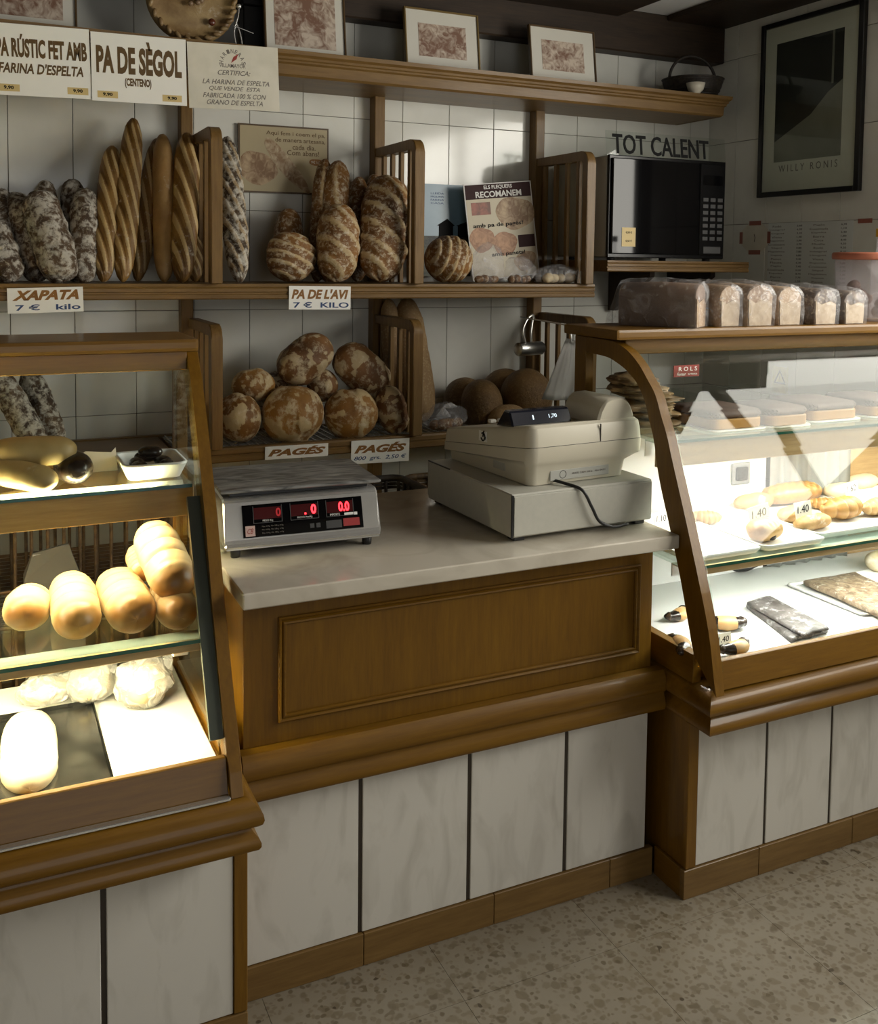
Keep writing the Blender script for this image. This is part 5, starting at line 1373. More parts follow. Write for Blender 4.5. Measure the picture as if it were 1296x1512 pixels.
cb = spline([(-.10, -hd + .018, .010), (-.085, -hd - .012, .006), (-.06, -hd - .050, -.006), (-.035, -hd - .058, -.050), (-.01, -hd - .060, -.090), (.035, -hd - .062, -.1085), (.085, -hd - .055, -.1085)], 6)
obj('cable', tube(cb, .0042, 8), M['cable'], t)

# ------------------------------------------------------------------ scale
t = thing('shop_scale', 'steel counter scale with red digits, on the marble worktop', 'scale', (.692, 2.36, .930), (0, 0, math.radians(-3.2)))
SW = .372
prof = [(-.150, .026), (-.143, .040), (-.112, .128), (-.10, .135), (.14, .135), (.145, .026)]
obj('housing', prism(prof, 'x', -SW / 2, SW / 2, .004), M['chrome'], t)
obj('underside', box(-SW / 2 + .004, SW / 2 - .004, -.146, .14, .0225, .0259), M['steel'], t)
# sloping front panel: local plane from (-.143,.040) to (-.112,.128)
fa, fb = Vector((-.1438, .038)), Vector((-.1128, .128))
sl = (fb - fa).normalized(); fn = Vector((-sl.y, sl.x))
def fpt(s, d): p = fa + sl * s + fn * d; return p
def fbox(x0, x1, s0, s1, d0, d1):
    return prism([tuple(fpt(s0, d0)), tuple(fpt(s1, d0)), tuple(fpt(s1, d1)), tuple(fpt(s0, d1))], 'x', x0, x1)
fl_ = (fb - fa).length
obj('display_panel', fbox(-SW * .385, SW * .385, fl_ * .10, fl_ * .88, .0005, .0025), M['gloss_black'], t)
M['led_off'] = plain('unlit_led_window', (0.055, 0.006, 0.007), 0.15)
M['led'] = plain('red_led', (0.5, 0.02, 0.02), 0.4, emit=(1.0, 0.02, 0.03), es=5.0)
M['led_dim'] = plain('red_led_dim', (0.15, 0.01, 0.01), 0.4, emit=(1.0, 0.02, 0.03), es=0.25)
rot_f = -(math.pi / 2 - math.atan2(sl.y, sl.x))
def onface(name, me, m, x, s, d):
    p = fpt(s, d); o = obj(name, me, m, t, (x, p.x, p.y), (rot_f, 0, 0)); return o
for k, xx in enumerate((-.085, .002, .088)):
    obj('display_window', fbox(xx - .032, xx + .032, fl_ * .52, fl_ * .80, .0026, .0030), M['led_off'], t)
    for a, b_ in ((-.034, -.0325), (.0325, .034)): obj('window_rim', fbox(xx + a, xx + b_, fl_ * .44, fl_ * .84, .0026, .0032), M['key'], t)
    obj('window_rim', fbox(xx - .034, xx + .034, fl_ * .425, fl_ * .44, .0026, .0032), M['key'], t)
onface('digits', letters('0', .012, .020, bold=.03), M['led_dim'], -.060, fl_ * .66, .0034)
onface('digits', letters('0', .013, .023, bold=.035), M['led'], .024, fl_ * .66, .0034)
onface('digits', letters('.', .005, .005, bold=.03), M['led'], .004, fl_ * .565, .0034)
onface('digits', letters('0.0', .027, .023, bold=.035), M['led'], .098, fl_ * .66, .0034)
for s, xx, w_ in (('PESO Kg', -.085, .024), ('PRECIO Ptas/Kg', .002, .036), ('IMPORTE', .075, .024)):
    onface('lettering', letters(s, w_, .0055), M['ink_white'], xx, fl_ * .475, .0030)
obj('maker_badge', fbox(-.138, -.116, fl_ * .13, fl_ * .38, .0026, .0030), plain('pale_badge', (0.55, 0.40, 0.36), 0.4), t)
onface('badge_mark', letters('CB', .014, .012, shear=.4), M['ink_red'], -.127, fl_ * .255, .0033)
for k in range(3): onface('lettering', letters('Max 10 Kg  Min 100 g  e=5g', .05, .004), M['ink_grey'], -.075, fl_ * (.34 - .08 * k), .0030)
for xx in (.018, .033): obj('key_pad', fbox(xx - .005, xx + .005, fl_ * .20, fl_ * .31, .0026, .0032), M['key'], t)
obj('key_pad', fbox(.052, .090, fl_ * .15, fl_ * .34, .0026, .0029), M['key'], t)
obj('tare_key', fbox(.094, .134, fl_ * .17, fl_ * .36, .0026, .0032), plain('red_key', (0.33, 0.03, 0.03), 0.4), t)
obj('price_slip', fbox(.098, .130, fl_ * .43, fl_ * .50, .0026, .0030), M['ink_white'], t)
obj('neck', box(-SW / 2 + .02, SW / 2 - .02, -.095, .13, .136, .148), M['black'], t)
M['tray_steel'] = mottled('mottled_steel_tray', (0.045, 0.045, 0.042), (0.42, 0.42, 0.40), scale=11, stretch=(1, 3, 3), rough=0.38, lo=.3, hi=.75, dist=1.5)  # steel colour mottled dark to pale, drawn out along x
M['tray_steel'].node_tree.nodes['Principled BSDF'].inputs['Metallic'].default_value = 0.35
obj('weighing_tray', box(-SW / 2 - .008, SW / 2 + .006, -.125, .145, .1485, .157, .003), M['tray_steel'], t)
for sx_ in (-1, 1):
    for y_ in (-.120, .11):
        obj('foot', lathe([(0, .0005), (.011, .0005), (.012, .010), (.012, .022), (0, .022)], 14), M['black'], t, (sx_ * (SW / 2 - .028), y_, 0))
obj('cable', tube(spline([(-SW / 2 + .01, .10, .05), (-SW / 2 - .02, .06, .03), (-SW / 2 - .012, -.02, .008), (-SW / 2 + .006, -.09, .006)]), .0035, 7), M['beige'], t)

# ------------------------------------------------------------------ right display case: back, socket, cloth
obj('back_panel', box(1.64, 2.335, 2.472, 2.478, .613, 1.09), M['white_board'], rc)
obj('back_panel', box(2.70, 3.12, 2.472, 2.478, .613, 1.09), M['light_wood'], rc)
sk = obj('socket', box(2.186, 2.262, 2.464, 2.4718, .905, .975, .006, 2), plain('grey_socket', (0.20, 0.21, 0.22), 0.4), rc)
obj('socket_hole', box(2.20, 2.248, 2.460, 2.4638, .918, .962, .004), M['black'], sk)
tag(obj('small_label', box(2.292, 2.318, 2.4700, 2.4712, .928, .955), M['card_old']), 'tiny square label on the white back panel by the socket', 'label')
M['cloth'] = plain('white_cloth', (0.60, 0.60, 0.56), 0.9, var=0.06, scale=20)
bm = bmesh.new(); nx_, nz_ = 40, 8; gr = []
for a in range(nx_ + 1):
    cl = []
    for b_ in range(nz_ + 1):
        x_ = 2.345 + .35 * a / nx_
        cl.append(bm.verts.new((x_, 2.463 + .010 * math.sin(a * .9) + .004 * math.sin(a * 2.3), .614 + (1.09 - .614) * b_ / nz_)))
    gr.append(cl)
for a in range(nx_):
    for b_ in range(nz_): bm.faces.new((gr[a][b_], gr[a + 1][b_], gr[a + 1][b_ + 1], gr[a][b_ + 1]))
bmesh.ops.solidify(bm, geom=bm.faces[:], thickness=.0015)
tag(obj('hanging_cloth', to_mesh(bm, smooth=True), M['cloth']), 'white cloth hanging behind the pastries in the right case', 'cloth')

# ------------------------------------------------------------------ trays
def tray(name, label, x0, x1, y0, y1, z, h=.014, mat='white_board', group=None, cat='tray', flare=.006):
    t = thing(name, label, cat, ((x0 + x1) / 2, (y0 + y1) / 2, z), group=group)
    w2, d2 = (x1 - x0) / 2, (y1 - y0) / 2
    def rr(k, zz): return [(p[0], p[1], zz) for p in rounded((w2 + k) * 2, (d2 + k) * 2, .018, 3)]
    o = obj('pan', loft([rr(-flare - .006, .003), rr(-.006, h), rr(0, h + .001), rr(.001, h - .002), rr(-flare, .0003)], cap=True), M[mat], t); autosmooth(o, 40)
    o = obj('rim', loft([rr(-.006, h + .0012), rr(-.003, h + .0025), rr(.002, h + .0012), rr(-.002, h + .0002)], cap=False), M[mat], t)
    return t
ZS = .8385
GT = 'white pastry trays on the lower glass shelf'
tray('pastry_tray', 'white tray at the left with a single croissant', 1.66, 1.905, 2.02, 2.44, ZS, group=GT)
tray('pastry_tray', 'white tray carrying the chocolate-filled pastry', 1.915, 2.14, 2.02, 2.44, ZS, group=GT)
tray('pastry_tray', 'white tray with rolls and croissants, right of the centre', 2.15, 2.52, 2.055, 2.44, ZS, group=GT)
tray('pastry_tray', 'white tray at the far right of the lower glass shelf', 2.53, 2.95, 2.055, 2.44, ZS, group=GT)

def croissant(label, u, v, z, wpx, yaw, seed, mat='croissant', bend=1.5, group='croissants in the right display case', name='croissant', cat='pastry', fat=.25, nrid=4):
    P = px(u, v, z=z); L = pxsize(wpx, P); n = 44; seg = 16
    rg = []; vals = []
    rnd = random.Random(seed)
    Rb = L / 2 / math.sin(bend / 2) if bend > .05 else 0
    for i in range(n + 1):
        s = -1 + 2 * i / n
        a = s * bend / 2
        c = Vector((Rb * math.sin(a), Rb * (1 - math.cos(a)), 0)) if bend > .05 else Vector((s * L / 2, 0, 0))
        d = Vector((math.cos(a), math.sin(a), 0)); nn = Vector((-d.y, d.x, 0))
        saw = ((abs(s) * nrid + .3) % 1.0)
        r_ = L * fat * max(.0, 1 - abs(s) ** 2.0) ** .62 * (1 - .24 * saw) + .0012
        rg.append([tuple(c + nn * (math.cos(t_) * r_) + Vector((0, 0, 1)) * (math.sin(t_) * r_ * .82)) for t_ in [2 * math.pi * k / seg for k in range(seg)]])
        vals += [1 - saw] * seg
    me = loft(rg)
    at = me.attributes.new('score', 'FLOAT', 'POINT'); at.data.foreach_set('value', [x_ * .5 for x_ in vals])
    o = obj(name, me, M[mat]); o.location = P + Vector((0, 0, L * fat * .80)); o.rotation_euler = (0, 0, yaw)
    return tag(o, label, cat, group)
ZI = ZS + .0035
croissant('golden croissant alone on the left tray', 1040, 774, ZI, 52, -.5, 1, bend=1.2)
croissant('half-hidden croissant behind the left end frame', 975, 752, ZI, 36, .4, 2, bend=1.2)
croissant('ridged brown croissant in front on the right tray', 1246, 766, ZI, 78, .15, 3, bend=1.5, fat=.27, nrid=3)
croissant('croissant at the right edge of the shelf, almond sprinkled', 1294, 760, ZI, 62, .3, 4, 'puff', bend=1.4)
croissant('croissant tip between the pale rolls and the ridged one', 1215, 752, ZI, 44, -.4, 5, bend=1.3)
def bun(name, label, u, v, z, lpx, wpx, yaw, mat, seed, group=None, score='none', cat='pastry', hk=.75, p=3, lump_=.06, nsl=5):
    P = px(u, v, z=z); L = pxsize(lpx, P); R = pxsize(wpx, P) / 2
    o = obj(name, loaf_mesh(L, R, ry=hk, score=score, seed=seed, p=p, lump=lump_, nsl=nsl), M[mat])
    o.location = P + Vector((0, 0, R * hk * .97))
    orient(o, (math.cos(yaw), math.sin(yaw), 0), front=(0, 0, 1))
    return tag(o, label, cat, group)
pastry = bun('chocolate_pastry', 'flaky pastry with a dark chocolate end, under the big 1.40 tag', 1128, 797, ZI, 62, 44, .25, 'croissant', 11, score='ridge', nsl=3)
P = px(1135, 797, z=ZI)
GR = 'filled rolls on the lower glass shelf'
bun('filled_roll', 'sugared filled roll in front, under the smaller 1.40 tag', 1199, 781, ZI, 74, 30, .12, 'puff', 12, GR)
bun('filled_roll', 'pale roll behind the chocolate pastry', 1112, 752, ZI, 76, 32, .1, 'puff', 13, GR)
bun('filled_roll', 'pale roll between the chocolate pastry and the tag', 1172, 768, ZI, 70, 30, .2, 'puff', 14, GR)
bun('filled_roll', 'white iced roll at the back right corner', 1272, 722, ZI, 62, 30, .1, 'white_bread', 15, GR)
bun('filled_roll', 'second white iced roll at the back right, behind the tag', 1240, 735, ZI, 60, 30, .0, 'white_bread', 16, GR)
bun('braided_pastry', 'long golden braided pastry at the back of the lower glass shelf', 1168, 742, ZI, 118, 40, .06, 'croissant', 17, score='slash', nsl=8)
ch = blob_mesh(.014, .010, .012, .05, 2, 3, 2)
d_ = obj('chocolate_end', ch, M['choc']); d_.location = px(1140, 792, y=2.073); d_.parent = pastry; d_.matrix_parent_inverse = pastry.matrix_basis.inverted(); d_['label'] = 'dark chocolate filling'
def price_tag(label, q, y, s, lean=-.18, group='handwritten price tags in the right case'):
    i = plate('price_tag', label, 'price tag', q, y=y, th=.0015, mat='card', group=group)
    t_, ww, hh, th = i; t_.rotation_euler[0] = lean
    obj('lettering', letters(s, ww * .72, hh * .45, shear=.2), M['ink_black'], t_, (-.02 * ww, -th - .0003, hh * .55))
    return t_
price_tag('biggest price tag reading 1.40, stuck in the chocolate pastry', [(1103, 752), (1135, 742), (1138, 766), (1108, 776)], 2.125, '1.40')
price_tag('smaller price tag reading 1.40 above the sugared roll', [(1171, 744), (1195, 739), (1199, 762), (1175, 767)], 2.14, '1.40')
price_tag('price tag at the back right between white rolls', [(1252, 714), (1271, 709), (1268, 730), (1249, 735)], 2.30, '1.60')
price_tag('price tag half hidden by the left end frame', [(966, 758), (986, 755), (987, 775), (967, 778)], 2.30, '1.10')
price_tag('price tag reading 40 on the floor of the right case, by the horns', [(1056, 938), (1078, 934), (1080, 953), (1058, 958)], 1.985, '1,40')

# floor of the right case
ZF = .6125
GH = 'chocolate-dipped horns on the case floor'
def horn(label, u, v, wpx, yaw, seed):
    o = croissant(label, u, v, ZF, wpx, yaw, seed, 'milk_roll', 1.9, GH, 'dipped_horn', fat=.22, nrid=1)
    P = o.location
    for k, sgn in enumerate((-1, 1)): pass
    o.data.materials.append(M['choc'])
    for f in o.data.polygons:
        if abs(f.center.x) > .045 * 0 + max(v_.co.x for v_ in o.data.vertices) * .42: f.material_index = 1
    return o
horn('dipped horn nearest the corner of the right case', 1005, 962, 62, 1.2, 21)
horn('dipped horn behind, seen through the side glass', 1003, 915, 52, .4, 22)
horn('dark dipped horn just right of the end frame', 1072, 930, 62, -.5, 23)
horn('dipped horn under the price tag reading 40', 1088, 966, 62, .2, 24)
def slab(name, label, pts, z, h, mat, group, seed, cat='pastry'):
    """flat irregular pastry strip from its outline seen on the surface"""
    P = [px(u, v, z=z) for u, v in pts]
    c = sum(P, Vector()) / len(P)
    bm = bmesh.new()
    rnd = random.Random(seed)
    loop = []
    for a, b_ in zip(P, P[1:] + P[:1]):
        for k in range(6): 
            q_ = a.lerp(b_, k / 6); q_ = q_ + (q_ - c) * rnd.uniform(-.03, .03); loop.append(q_)
    rings = []
    for s_, zz in ((.97, 0), (1.0, h * .3), (1.0, h * .7), (.96, h)):
        rings.append([bm.verts.new((c.x + (q_.x - c.x) * s_, c.y + (q_.y - c.y) * s_, z + zz)) for q_ in loop])
    k = len(loop)
    for A, B in zip(rings, rings[1:]):
        for j in range(k): bm.faces.new((A[j], A[(j + 1) % k], B[(j + 1) % k], B[j]))
    bm.faces.new(rings[0])
    tc_ = bm.verts.new((c.x, c.y, z + h))
    mid = [bm.verts.new((c.x + (q_.x - c.x) * .5, c.y + (q_.y - c.y) * .5, z + h * (1 + rnd.uniform(-.15, .2)))) for q_ in loop]
    for j in range(k):
        bm.faces.new((rings[-1][j], rings[-1][(j + 1) % k], mid[(j + 1) % k], mid[j])); bm.faces.new((mid[j], mid[(j + 1) % k], tc_))
    o = obj(name, to_mesh(bm, smooth=True), M[mat])
    return tag(o, label, cat, group)
slab('sugared_strip', 'lower of the two grey sugared pastry strips', [(1100, 897), (1122, 890), (1222, 936), (1168, 950)], ZF, .014, 'sugar_dark', 'sugared strips on the case floor', 31)
slab('sugared_strip', 'upper of the two stacked grey sugared pastry strips', [(1101, 893), (1135, 884), (1224, 932), (1186, 942)], ZF + .0155, .012, 'sugar_dark', 'sugared strips on the case floor', 32)
tray('almond_tray', 'thin white tray under the almond slab on the case floor', 2.27, 2.76, 2.00, 2.30, ZF, .006)
slab('almond_slab', 'flat pastry covered in almonds on the case floor', [(1186, 864), (1262, 852), (1330, 884), (1318, 915), (1296, 912)], ZF + .0085, .018, 'almond', None, 33)
bun('cream_roll', 'white cream roll cut off by the right edge, above the almonds', 1302, 842, ZF, 60, 40, .2, 'white_bread', 34)
sb = thing('dark_dish', 'dark shallow dish at the back of the right case floor', 'dish', px(1085, 838, z=ZF))
obj('bowl', lathe([(0, 0), (.05, 0), (.075, .018), (.072, .019), (.048, .004), (0, .004)], 28), M['black'], sb); obj('rim', lathe([(.073, .0185), (.077, .019), (.076, .0215), (.072, .0205)], 28), M['black'], sb)

# upper shelf of the right case
ZU = 1.147
GF = 'flatbreads stacked in the right case'
r = random.Random(5)
fb_spec = [(945, 638, 108, 20), (948, 625, 104, 18), (938, 612, 100, 16), (950, 598, 92, 18), (935, 584, 84, 18), (925, 570, 66, 20)]
names_ = ['bottom flatbread of the stack on the upper shelf', 'second flatbread from the bottom of the stack', 'third flatbread from the bottom, in shadow', 'fourth flatbread from the bottom of the stack', 'flatbread just below the topmost of the stack', 'topmost lumpy flatbread of the stack']
zc = ZU
for k, (u, v, wp, hp_) in enumerate(fb_spec):
    P = px(u, v, y=2.33); L = pxsize(wp, P); h = pxsize(hp_, P) * .82
    b = blob_mesh(L / 2, .105 - .006 * k, h / 2, .30, 4.0, 40 + k, 4)
    o = tag(obj('flatbread', b, M['flat_pastry']), names_[k], 'bread', GF)
    o.location = (P.x + .012, 2.33 + r.uniform(-.01, .01), zc + h * .48); o.rotation_euler = (0, r.uniform(-.05, .05), r.uniform(-.3, .3)); zc += h * .86
GC = 'cocoa cakes on the upper shelf of the right case'
for k, (x_, y_, w_, d_, lab) in enumerate(((1.945, 2.27, .19, .20, 'cocoa cake nearest the flatbreads'), (2.13, 2.25, .155, .18, 'cocoa cake in the middle with a cut front showing'), (2.34, 2.29, .20, .20, 'wide cocoa cake right of the middle one'), (2.58, 2.29, .18, .20, 'cocoa cake at the right end of the upper shelf'))):
    t = thing('cocoa_cake', lab, 'cake', (x_, y_, ZU), group=GC)
    pp = rounded(w_, d_, .03, 4)
    o = obj('sponge', prism(pp, 'z', .0045, .034, .003), M['milk_roll'], t)
    o = obj('cocoa_top', prism([(a * 1.02, b_ * 1.02) for a, b_ in pp], 'z', .0345, .056, .008), M['cake'], t); o.data.shade_smooth(); autosmooth(o, 60)
    obj('paper', prism([(a * 1.14, b_ * 1.10) for a, b_ in pp], 'z', .0008, .0040), M['paper_white'], t)
bun('small_bun', 'small yellow bun at the right edge of the upper shelf', 1284, 608, ZU, 34, 26, .2, 'milk_roll', 51, 'buns at the edge')
t = thing('acrylic_box', 'low clear acrylic box behind the flatbreads in the right case', 'box', (2.09, 2.40, ZU))
for a in (box(-.16, .16, .062, .065, 0, .085), box(-.16, -.157, -.06, .0615, 0, .085), box(.157, .16, -.06, .0615, 0, .085), box(-.1565, .1565, -.06, .0615, 0, .003)): obj('side', a, M['acrylic'], t)
M['red_tag'] = plain('red_sign', (0.26, 0.035, 0.022), 0.4)
i = plate('rols_sign', 'small red sign reading ROLS behind the curved glass', 'sign', [(993, 540), (1031, 538), (1031, 555), (994, 557)], y=2.19, th=.002, mat='red_tag', lines=[('R O L S', .55, .68, .72, .36, 'card', dict(bold=.01)), ('Forner', .30, .24, .36, .26, 'card', dict(shear=.4)), ('artesa', .74, .22, .36, .14, 'card')])
P = px(1151, 560, x=XW - .006)
t = thing('warning_sticker', 'yellow triangular warning sticker on the wall above the cakes', 'sticker', (XW - .0055, P.y, P.z - .03), (0, 0, -math.pi / 2))
M['warn'] = plain('yellow_warning', (0.50, 0.42, 0.12), 0.4)
obj('base', box(-.045, .045, -.0006, 0, -.03, .085), M['warn'], t)
obj('triangle', prism([(-.036, .01), (.036, .01), (0, .075)], 'y', -.0012, -.0007), M['ink_black'], t)
obj('triangle_field', prism([(-.024, .017), (.024, .017), (0, .060)], 'y', -.0017, -.0013), M['warn'], t)
obj('lettering', letters('!', .006, .026, bold=.02), M['ink_black'], t, (0, -.0019, .034))

# ------------------------------------------------------------------ left display case contents
ZL = .8385
GM = 'crimped milk-bread rolls on the lower shelf of the left case'
def lying(name, label, u0, v0, u1, v1, wpx, z, mat, seed, group, score='ridge', lift=0.0, hk=.9, nsl=6, cat='bread', p=3.2):
    """bar lying on a shelf, near end at pixel (u0,v0), far end (u1,v1), both on height z"""
    a, b_ = px(u0, v0, z=z), px(u1, v1, z=z)
    R = pxsize(wpx, a) / 2
    ax = b_ - a; L = min(ax.length, .30)
    o = obj(name, loaf_mesh(L, R, ry=hk, score=score, seed=seed, p=p, lump=.03, nsl=nsl), M[mat])
    o.location = a + ax.normalized() * L / 2 + Vector((0, 0, R * hk + lift))
    orient(o, ax, front=(0, 0, 1))
    return tag(o, label, cat, group)
def barpx(name, label, c0, c1, wpx, y0, y1, mat, seed, group, score='ridge', nsl=6, p=3.2, hk=.9):
    """bar between two end centres given by pixel and depth"""
    a, b_ = px(*c0, y=y0), px(*c1, y=y1); ax = b_ - a
    R = pxsize(wpx, a) / 2
    o = obj(name, loaf_mesh(ax.length + R * .6, R, ry=hk, score=score, seed=seed, p=p, lump=.03, nsl=nsl, nr=72, ns=28), M[mat])
    o.location = (a + b_) / 2; orient(o, ax, front=(0, -.55, .85))
    return tag(o, label, 'bread', group)
barpx('milk_roll', 'small roll at the far left of the lit shelf', (36, 908), (46, 884), 70, 2.22, 2.36, 'milk_roll', 61, GM, nsl=1, p=2.6)
barpx('milk_roll', 'crimped roll second from the left on the lit shelf', (116, 922), (104, 864), 72, 2.13, 2.40, 'milk_roll', 62, GM, nsl=2.6, p=5)
barpx('milk_roll', 'crimped roll in the middle of the lit shelf', (200, 912), (170, 860), 74, 2.13, 2.40, 'milk_roll', 63, GM, nsl=2.6, p=5)
barpx('milk_roll', 'tallest crimped roll leaning on top of the others at the right', (262, 868), (224, 786), 70, 2.16, 2.36, 'milk_roll', 64, GM, nsl=2.6, p=5)
barpx('milk_roll', 'roll lying under the tallest one, next to the end frame', (266, 910), (246, 866), 62, 2.11, 2.36, 'milk_roll', 65, GM, nsl=2.6, p=5)
barpx('milk_roll', 'roll end showing behind the tallest one', (216, 848), (204, 812), 44, 2.36, 2.43, 'milk_roll', 66, GM, nsl=5)
# upper shelf
ZLU = 1.1215
barpx('long_roll', 'upper long roll lying across another on the left case shelf', (106, 664), (-10, 668), 46, 2.30, 2.33, 'olive_bar', 71, 'long rolls on the upper shelf of the left case', 'none', p=4)
barpx('long_roll', 'lower long roll pointing to the right on the left case shelf', (78, 710), (-20, 692), 44, 2.25, 2.32, 'olive_bar', 72, 'long rolls on the upper shelf of the left case', 'none', p=4)
barpx('dipped_roll', 'roll with a dark chocolate end beside the long rolls', (118, 696), (98, 682), 52, 2.26, 2.36, 'choc', 73, None, 'none', p=2.6)
t = tray('deep_tray', 'white deep tray of chocolate biscuits near the end frame', .285, .424, 2.265, 2.44, ZLU, .034, cat='tray', flare=.012)
for k in range(6):
    o = tag(obj('chocolate_biscuit', loaf_mesh(.055, .017, ry=.8, score='none', seed=80 + k, nr=14, ns=12), M['choc']), ['chocolate biscuit at the front left of the deep tray', 'chocolate biscuit at the front right of the deep tray', 'chocolate biscuit in the middle left of the deep tray', 'chocolate biscuit in the middle right of the deep tray', 'chocolate biscuit lying on top of the deep tray pile', 'chocolate biscuit at the back of the deep tray pile'][k], 'biscuit', 'chocolate biscuits in the deep tray')
    o.location = ((.325, .383, .325, .383, .352, .352)[k], (2.305, 2.305, 2.35, 2.35, 2.33, 2.39)[k], ZLU + (.024, .024, .024, .024, .052, .03)[k]); o.rotation_euler = (math.pi / 2, 0, (.2, -.3, .1, .3, 1.2, 1.4)[k])
t = thing('folded_paper', 'folded white paper behind the dipped roll in the left case', 'paper', px(140, 690, y=2.40))
t.location.z = ZLU
obj('fold', prism([(-.05, .0005), (.05, .0005), (.046, .055), (.036, .044), (-.02, .05), (-.046, .036)], 'y', -.001, .001), M['paper_white'], t); obj('flap', prism([(-.05, .0), (.05, .0), (.04, .03), (-.03, .026)], 'z', .0006, .0022), M['paper_white'], t)
# floor of the left case
bt = thing('baking_tray', 'black steel baking tray on the floor of the left case', 'tray', (.115, 2.125, ZF))
M['tray_black'] = mottled('worn_black_tray', (0.006, 0.006, 0.006), (0.045, 0.044, 0.04), scale=11, rough=0.2, lo=.4, hi=.85)
obj('sheet', box(-.105, .105, -.185, .185, 0, .003, .0008), M['tray_black'], bt)
for a in (box(-.107, -.1052, -.186, .186, 0, .012), box(.1052, .107, -.186, .186, 0, .012), box(-.105, .105, .1852, .187, 0, .012)): obj('lip', a, M['tray_black'], bt)
barpx('pale_loaf', 'big pale loaf lying on the black baking tray', (44, 1160), (42, 1062), 84, 1.975, 2.26, 'white_bread', 81, None, 'none', p=3.5, hk=.7)
def bagged(label, u, v, wpx, hpx, y, seed):
    P = px(u, v, y=y); rx_ = pxsize(wpx, P) / 2; rz_ = pxsize(hpx, P) / 2
    t = thing('bagged_loaf', label, 'bread', (P.x, y, ZF), group='white bags of bread on the left case floor')
    obj('loaf', loaf_mesh(rx_ * 1.7, rz_ * .8, score='none', seed=seed, p=2.4), M['white_bread'], t, (0, 0, rz_ * .85), (0, math.pi / 2, .3))
    b = blob_mesh(rx_, rx_ * .8, rz_, .16, 3.0, seed, 4)
    crumple(b, .006, 28, seed)
    for q_ in b.vertices: q_.co.z = max(q_.co.z, -rz_ * .92) + rz_ * .93
    b['c'] = [0, 0, 0]
    obj('bag_film', b, M['film_white'], t)
    obj('bag_neck', tube([(rx_ * .7, 0, rz_ * 1.3), (rx_ * .95, .01, rz_ * 1.75), (rx_ * 1.1, .015, rz_ * 2.0)], [.022, .007, .02], 8), M['film_white'], t)
bagged('shiny bagged bread nearest the end frame in the left case', 212, 1002, 84, 80, 2.26, 5)
bagged('bagged bread in the middle at the back of the left case floor', 134, 1002, 72, 62, 2.33, 6)
bagged('flatter bagged bread at the left back of the case floor', 68, 1000, 80, 44, 2.36, 7)

# ------------------------------------------------------------------ wicker baskets behind the counter
M['wicker'] = mottled('brown_wicker', (0.07, 0.04, 0.018), (0.19, 0.115, 0.05), scale=40, rough=0.6)
M['rope'] = mottled('straw_rope', (0.22, 0.14, 0.05), (0.40, 0.28, 0.12), scale=50, rough=0.7)
def basket(label, x0, x1, y0, y1, h, mat, step=.045):
    t = thing('wicker_basket', label, 'basket', ((x0 + x1) / 2, (y0 + y1) / 2, 0))
    w2, d2 = (x1 - x0) / 2, (y1 - y0) / 2
    obj('bottom', box(-w2 + .01, w2 - .01, -d2 + .01, d2 - .01, .001, .012), M[mat], t)
    stake = tube([(0, 0, .003), (0, 0, h - .01)], .006, 6)
    x_ = -w2
    pos = []
    n = int(2 * w2 / step)
    for k in range(n + 1): pos += [(-w2 + 2 * w2 * k / n, -d2), (-w2 + 2 * w2 * k / n, d2)]
    m_ = int(2 * d2 / step)
    for k in range(1, m_): pos += [(-w2, -d2 + 2 * d2 * k / m_), (w2, -d2 + 2 * d2 * k / m_)]
    for p_ in pos: obj('stake', stake, M[mat], t, (p_[0], p_[1], 0))
    bm = bmesh.new()
    zz = .02
    while zz < h:
        band = (zz < .14) or (h * .55 < zz < h * .70) or zz > h - .05
        if band:
            loop = rounded(w2 * 2 + .008, d2 * 2 + .008, .03, 3)
            R1 = [bm.verts.new((a, b_, zz)) for a, b_ in loop]; R2 = [bm.verts.new((a * 1.012, b_ * 1.012, zz + .006)) for a, b_ in loop]; R3 = [bm.verts.new((a, b_, zz + .011)) for a, b_ in loop]
            k = len(loop)
            for A, B in ((R1, R2), (R2, R3), (R3, R1)):
                for j in range(k): bm.faces.new((A[j], A[(j + 1) % k], B[(j + 1) % k], B[j]))
        zz += .0125
    w_ = obj('weave', to_mesh(bm), M[mat], t); w_['kind'] = 'stuff'
    obj('rim', tube([(a, b_, h) for a, b_ in rounded(w2 * 2 + .01, d2 * 2 + .01, .04, 4)], .012, 8, True), M[mat], t)
    return t
bk = basket('tall brown wicker basket behind the left display case', .00, .56, 3.28, 3.68, .84, 'wicker')
for sgn in (-1, 1): obj('rope_handle', tube([(-.255 + .004 * math.sin(k * 1.3 + (0 if sgn > 0 else 3)), -.213, .50 + .30 * k / 24) for k in range(25)], .011, 8), M['rope'], bk)
t = thing('paper_bag', 'grey paper bag standing in front of the tall wicker basket', 'bag', (px(75, 850, y=3.18).x, 3.18, .0))
zt = px(62, 806, y=3.18).z
obj('body', loft([[(-.07, -.04, .001), (.09, -.04, .001), (.09, .04, .001), (-.07, .04, .001)], [(-.075, -.035, zt - .09), (.095, -.035, zt - .13), (.095, .035, zt - .13), (-.075, .035, zt - .09)], [(-.05, -.006, zt - .02), (.05, -.006, zt), (.05, .006, zt), (-.05, .006, zt - .02)]], smooth=False), plain('grey_paper', (0.17, 0.165, 0.15), 0.7, var=0.1, bump=.2), t)
obj('top_fold', box(-.05, .05, -.009, -.0065, zt - .06, zt - .022), M['paper_white'], t)
basket('dark wicker basket behind the scale', 1.02, 1.36, 3.02, 3.28, .835, 'wicker_dark')
basket('light brown wicker basket beside the dark one, behind the till', 1.385, 1.62, 3.05, 3.28, .83, 'wicker')

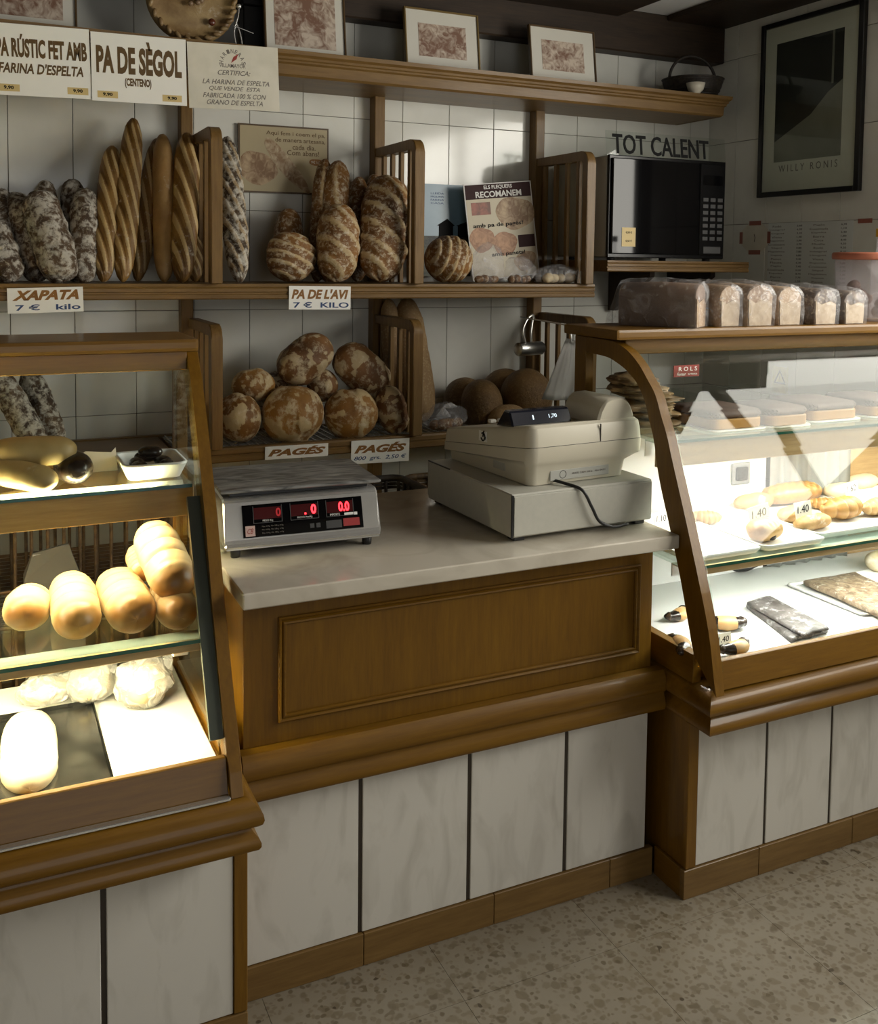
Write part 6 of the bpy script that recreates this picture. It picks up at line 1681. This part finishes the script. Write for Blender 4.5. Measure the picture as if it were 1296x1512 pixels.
# ------------------------------------------------------------------ things hanging at the right lower divider
t = thing('metal_scoop', 'steel flour scoop with a looped handle hanging on the divider', 'scoop', px(764, 516, y=3.30))
obj('cup', lathe([(0, 0), (.023, 0), (.026, .004), (.026, .125), (.024, .125), (.024, .006), (0, .004)], 28), M['steel'], t, (0, 0, 0), (0, math.pi / 2, .25))
obj('handle', tube(spline([(.035, 0, .022), (.022, 0, .07), (.045, .01, .112), (.075, .02, .13), (.088, .03, .115)]), .0048, 8), M['steel'], t)
obj('handle', tube(spline([(.060, 0, .022), (.058, 0, .07), (.075, .015, .12), (.088, .03, .115)]), .0048, 8), M['steel'], t)
q = [(834, 503), (853, 508), (852, 592), (828, 602), (802, 590)]
P = [px(u, v, y=2.95) for u, v in q]
bm = bmesh.new()
def sheet(pts, y, th, mat, nm, t, seed):
    bm = bmesh.new(); n = 10; gr = []
    L_ = [Vector(pts[0]), Vector(pts[4])]; Rr = [Vector(pts[1]), Vector(pts[2])]
    for a in range(n + 1):
        row = []
        for b_ in range(n + 1):
            l = L_[0].lerp(L_[1], a / n); r_ = Rr[0].lerp(Vector(pts[3]) if a == n and False else Rr[1], a / n)
            p_ = l.lerp(r_, b_ / n); p_.y = y + .012 * math.sin(b_ * .9 + a * .2) * (a / n) + .004 * math.sin(b_ * 2.1)
            row.append(bm.verts.new(p_))
        gr.append(row)
    for a in range(n):
        for b_ in range(n): bm.faces.new((gr[a][b_], gr[a + 1][b_], gr[a + 1][b_ + 1], gr[a][b_ + 1]))
    bmesh.ops.solidify(bm, geom=bm.faces[:], thickness=th)
    return obj(nm, to_mesh(bm, smooth=True), mat, t)
t = thing('paper_sheaf', 'white wrapping paper sheets hanging on a hook by the right case', 'paper', ((P[0].x + P[2].x) / 2, 2.95, P[4].z), world=True)
sheet(P, 2.95, .003, M['paper_white'], 'paper_sheet', t, 1)
sheet([p_ + Vector((.012, 0, .008)) for p_ in P], 2.962, .003, M['paper_white'], 'paper_sheet', t, 2)
obj('hook', tube(spline([(P[0].x + .03, 2.955, P[0].z - .01), (P[0].x + .03, 2.965, P[0].z + .03), (P[0].x + .035, 3.0, P[0].z + .05), (P[0].x + .035, 3.33, P[0].z + .06)]), .003, 6), M['steel'], t)
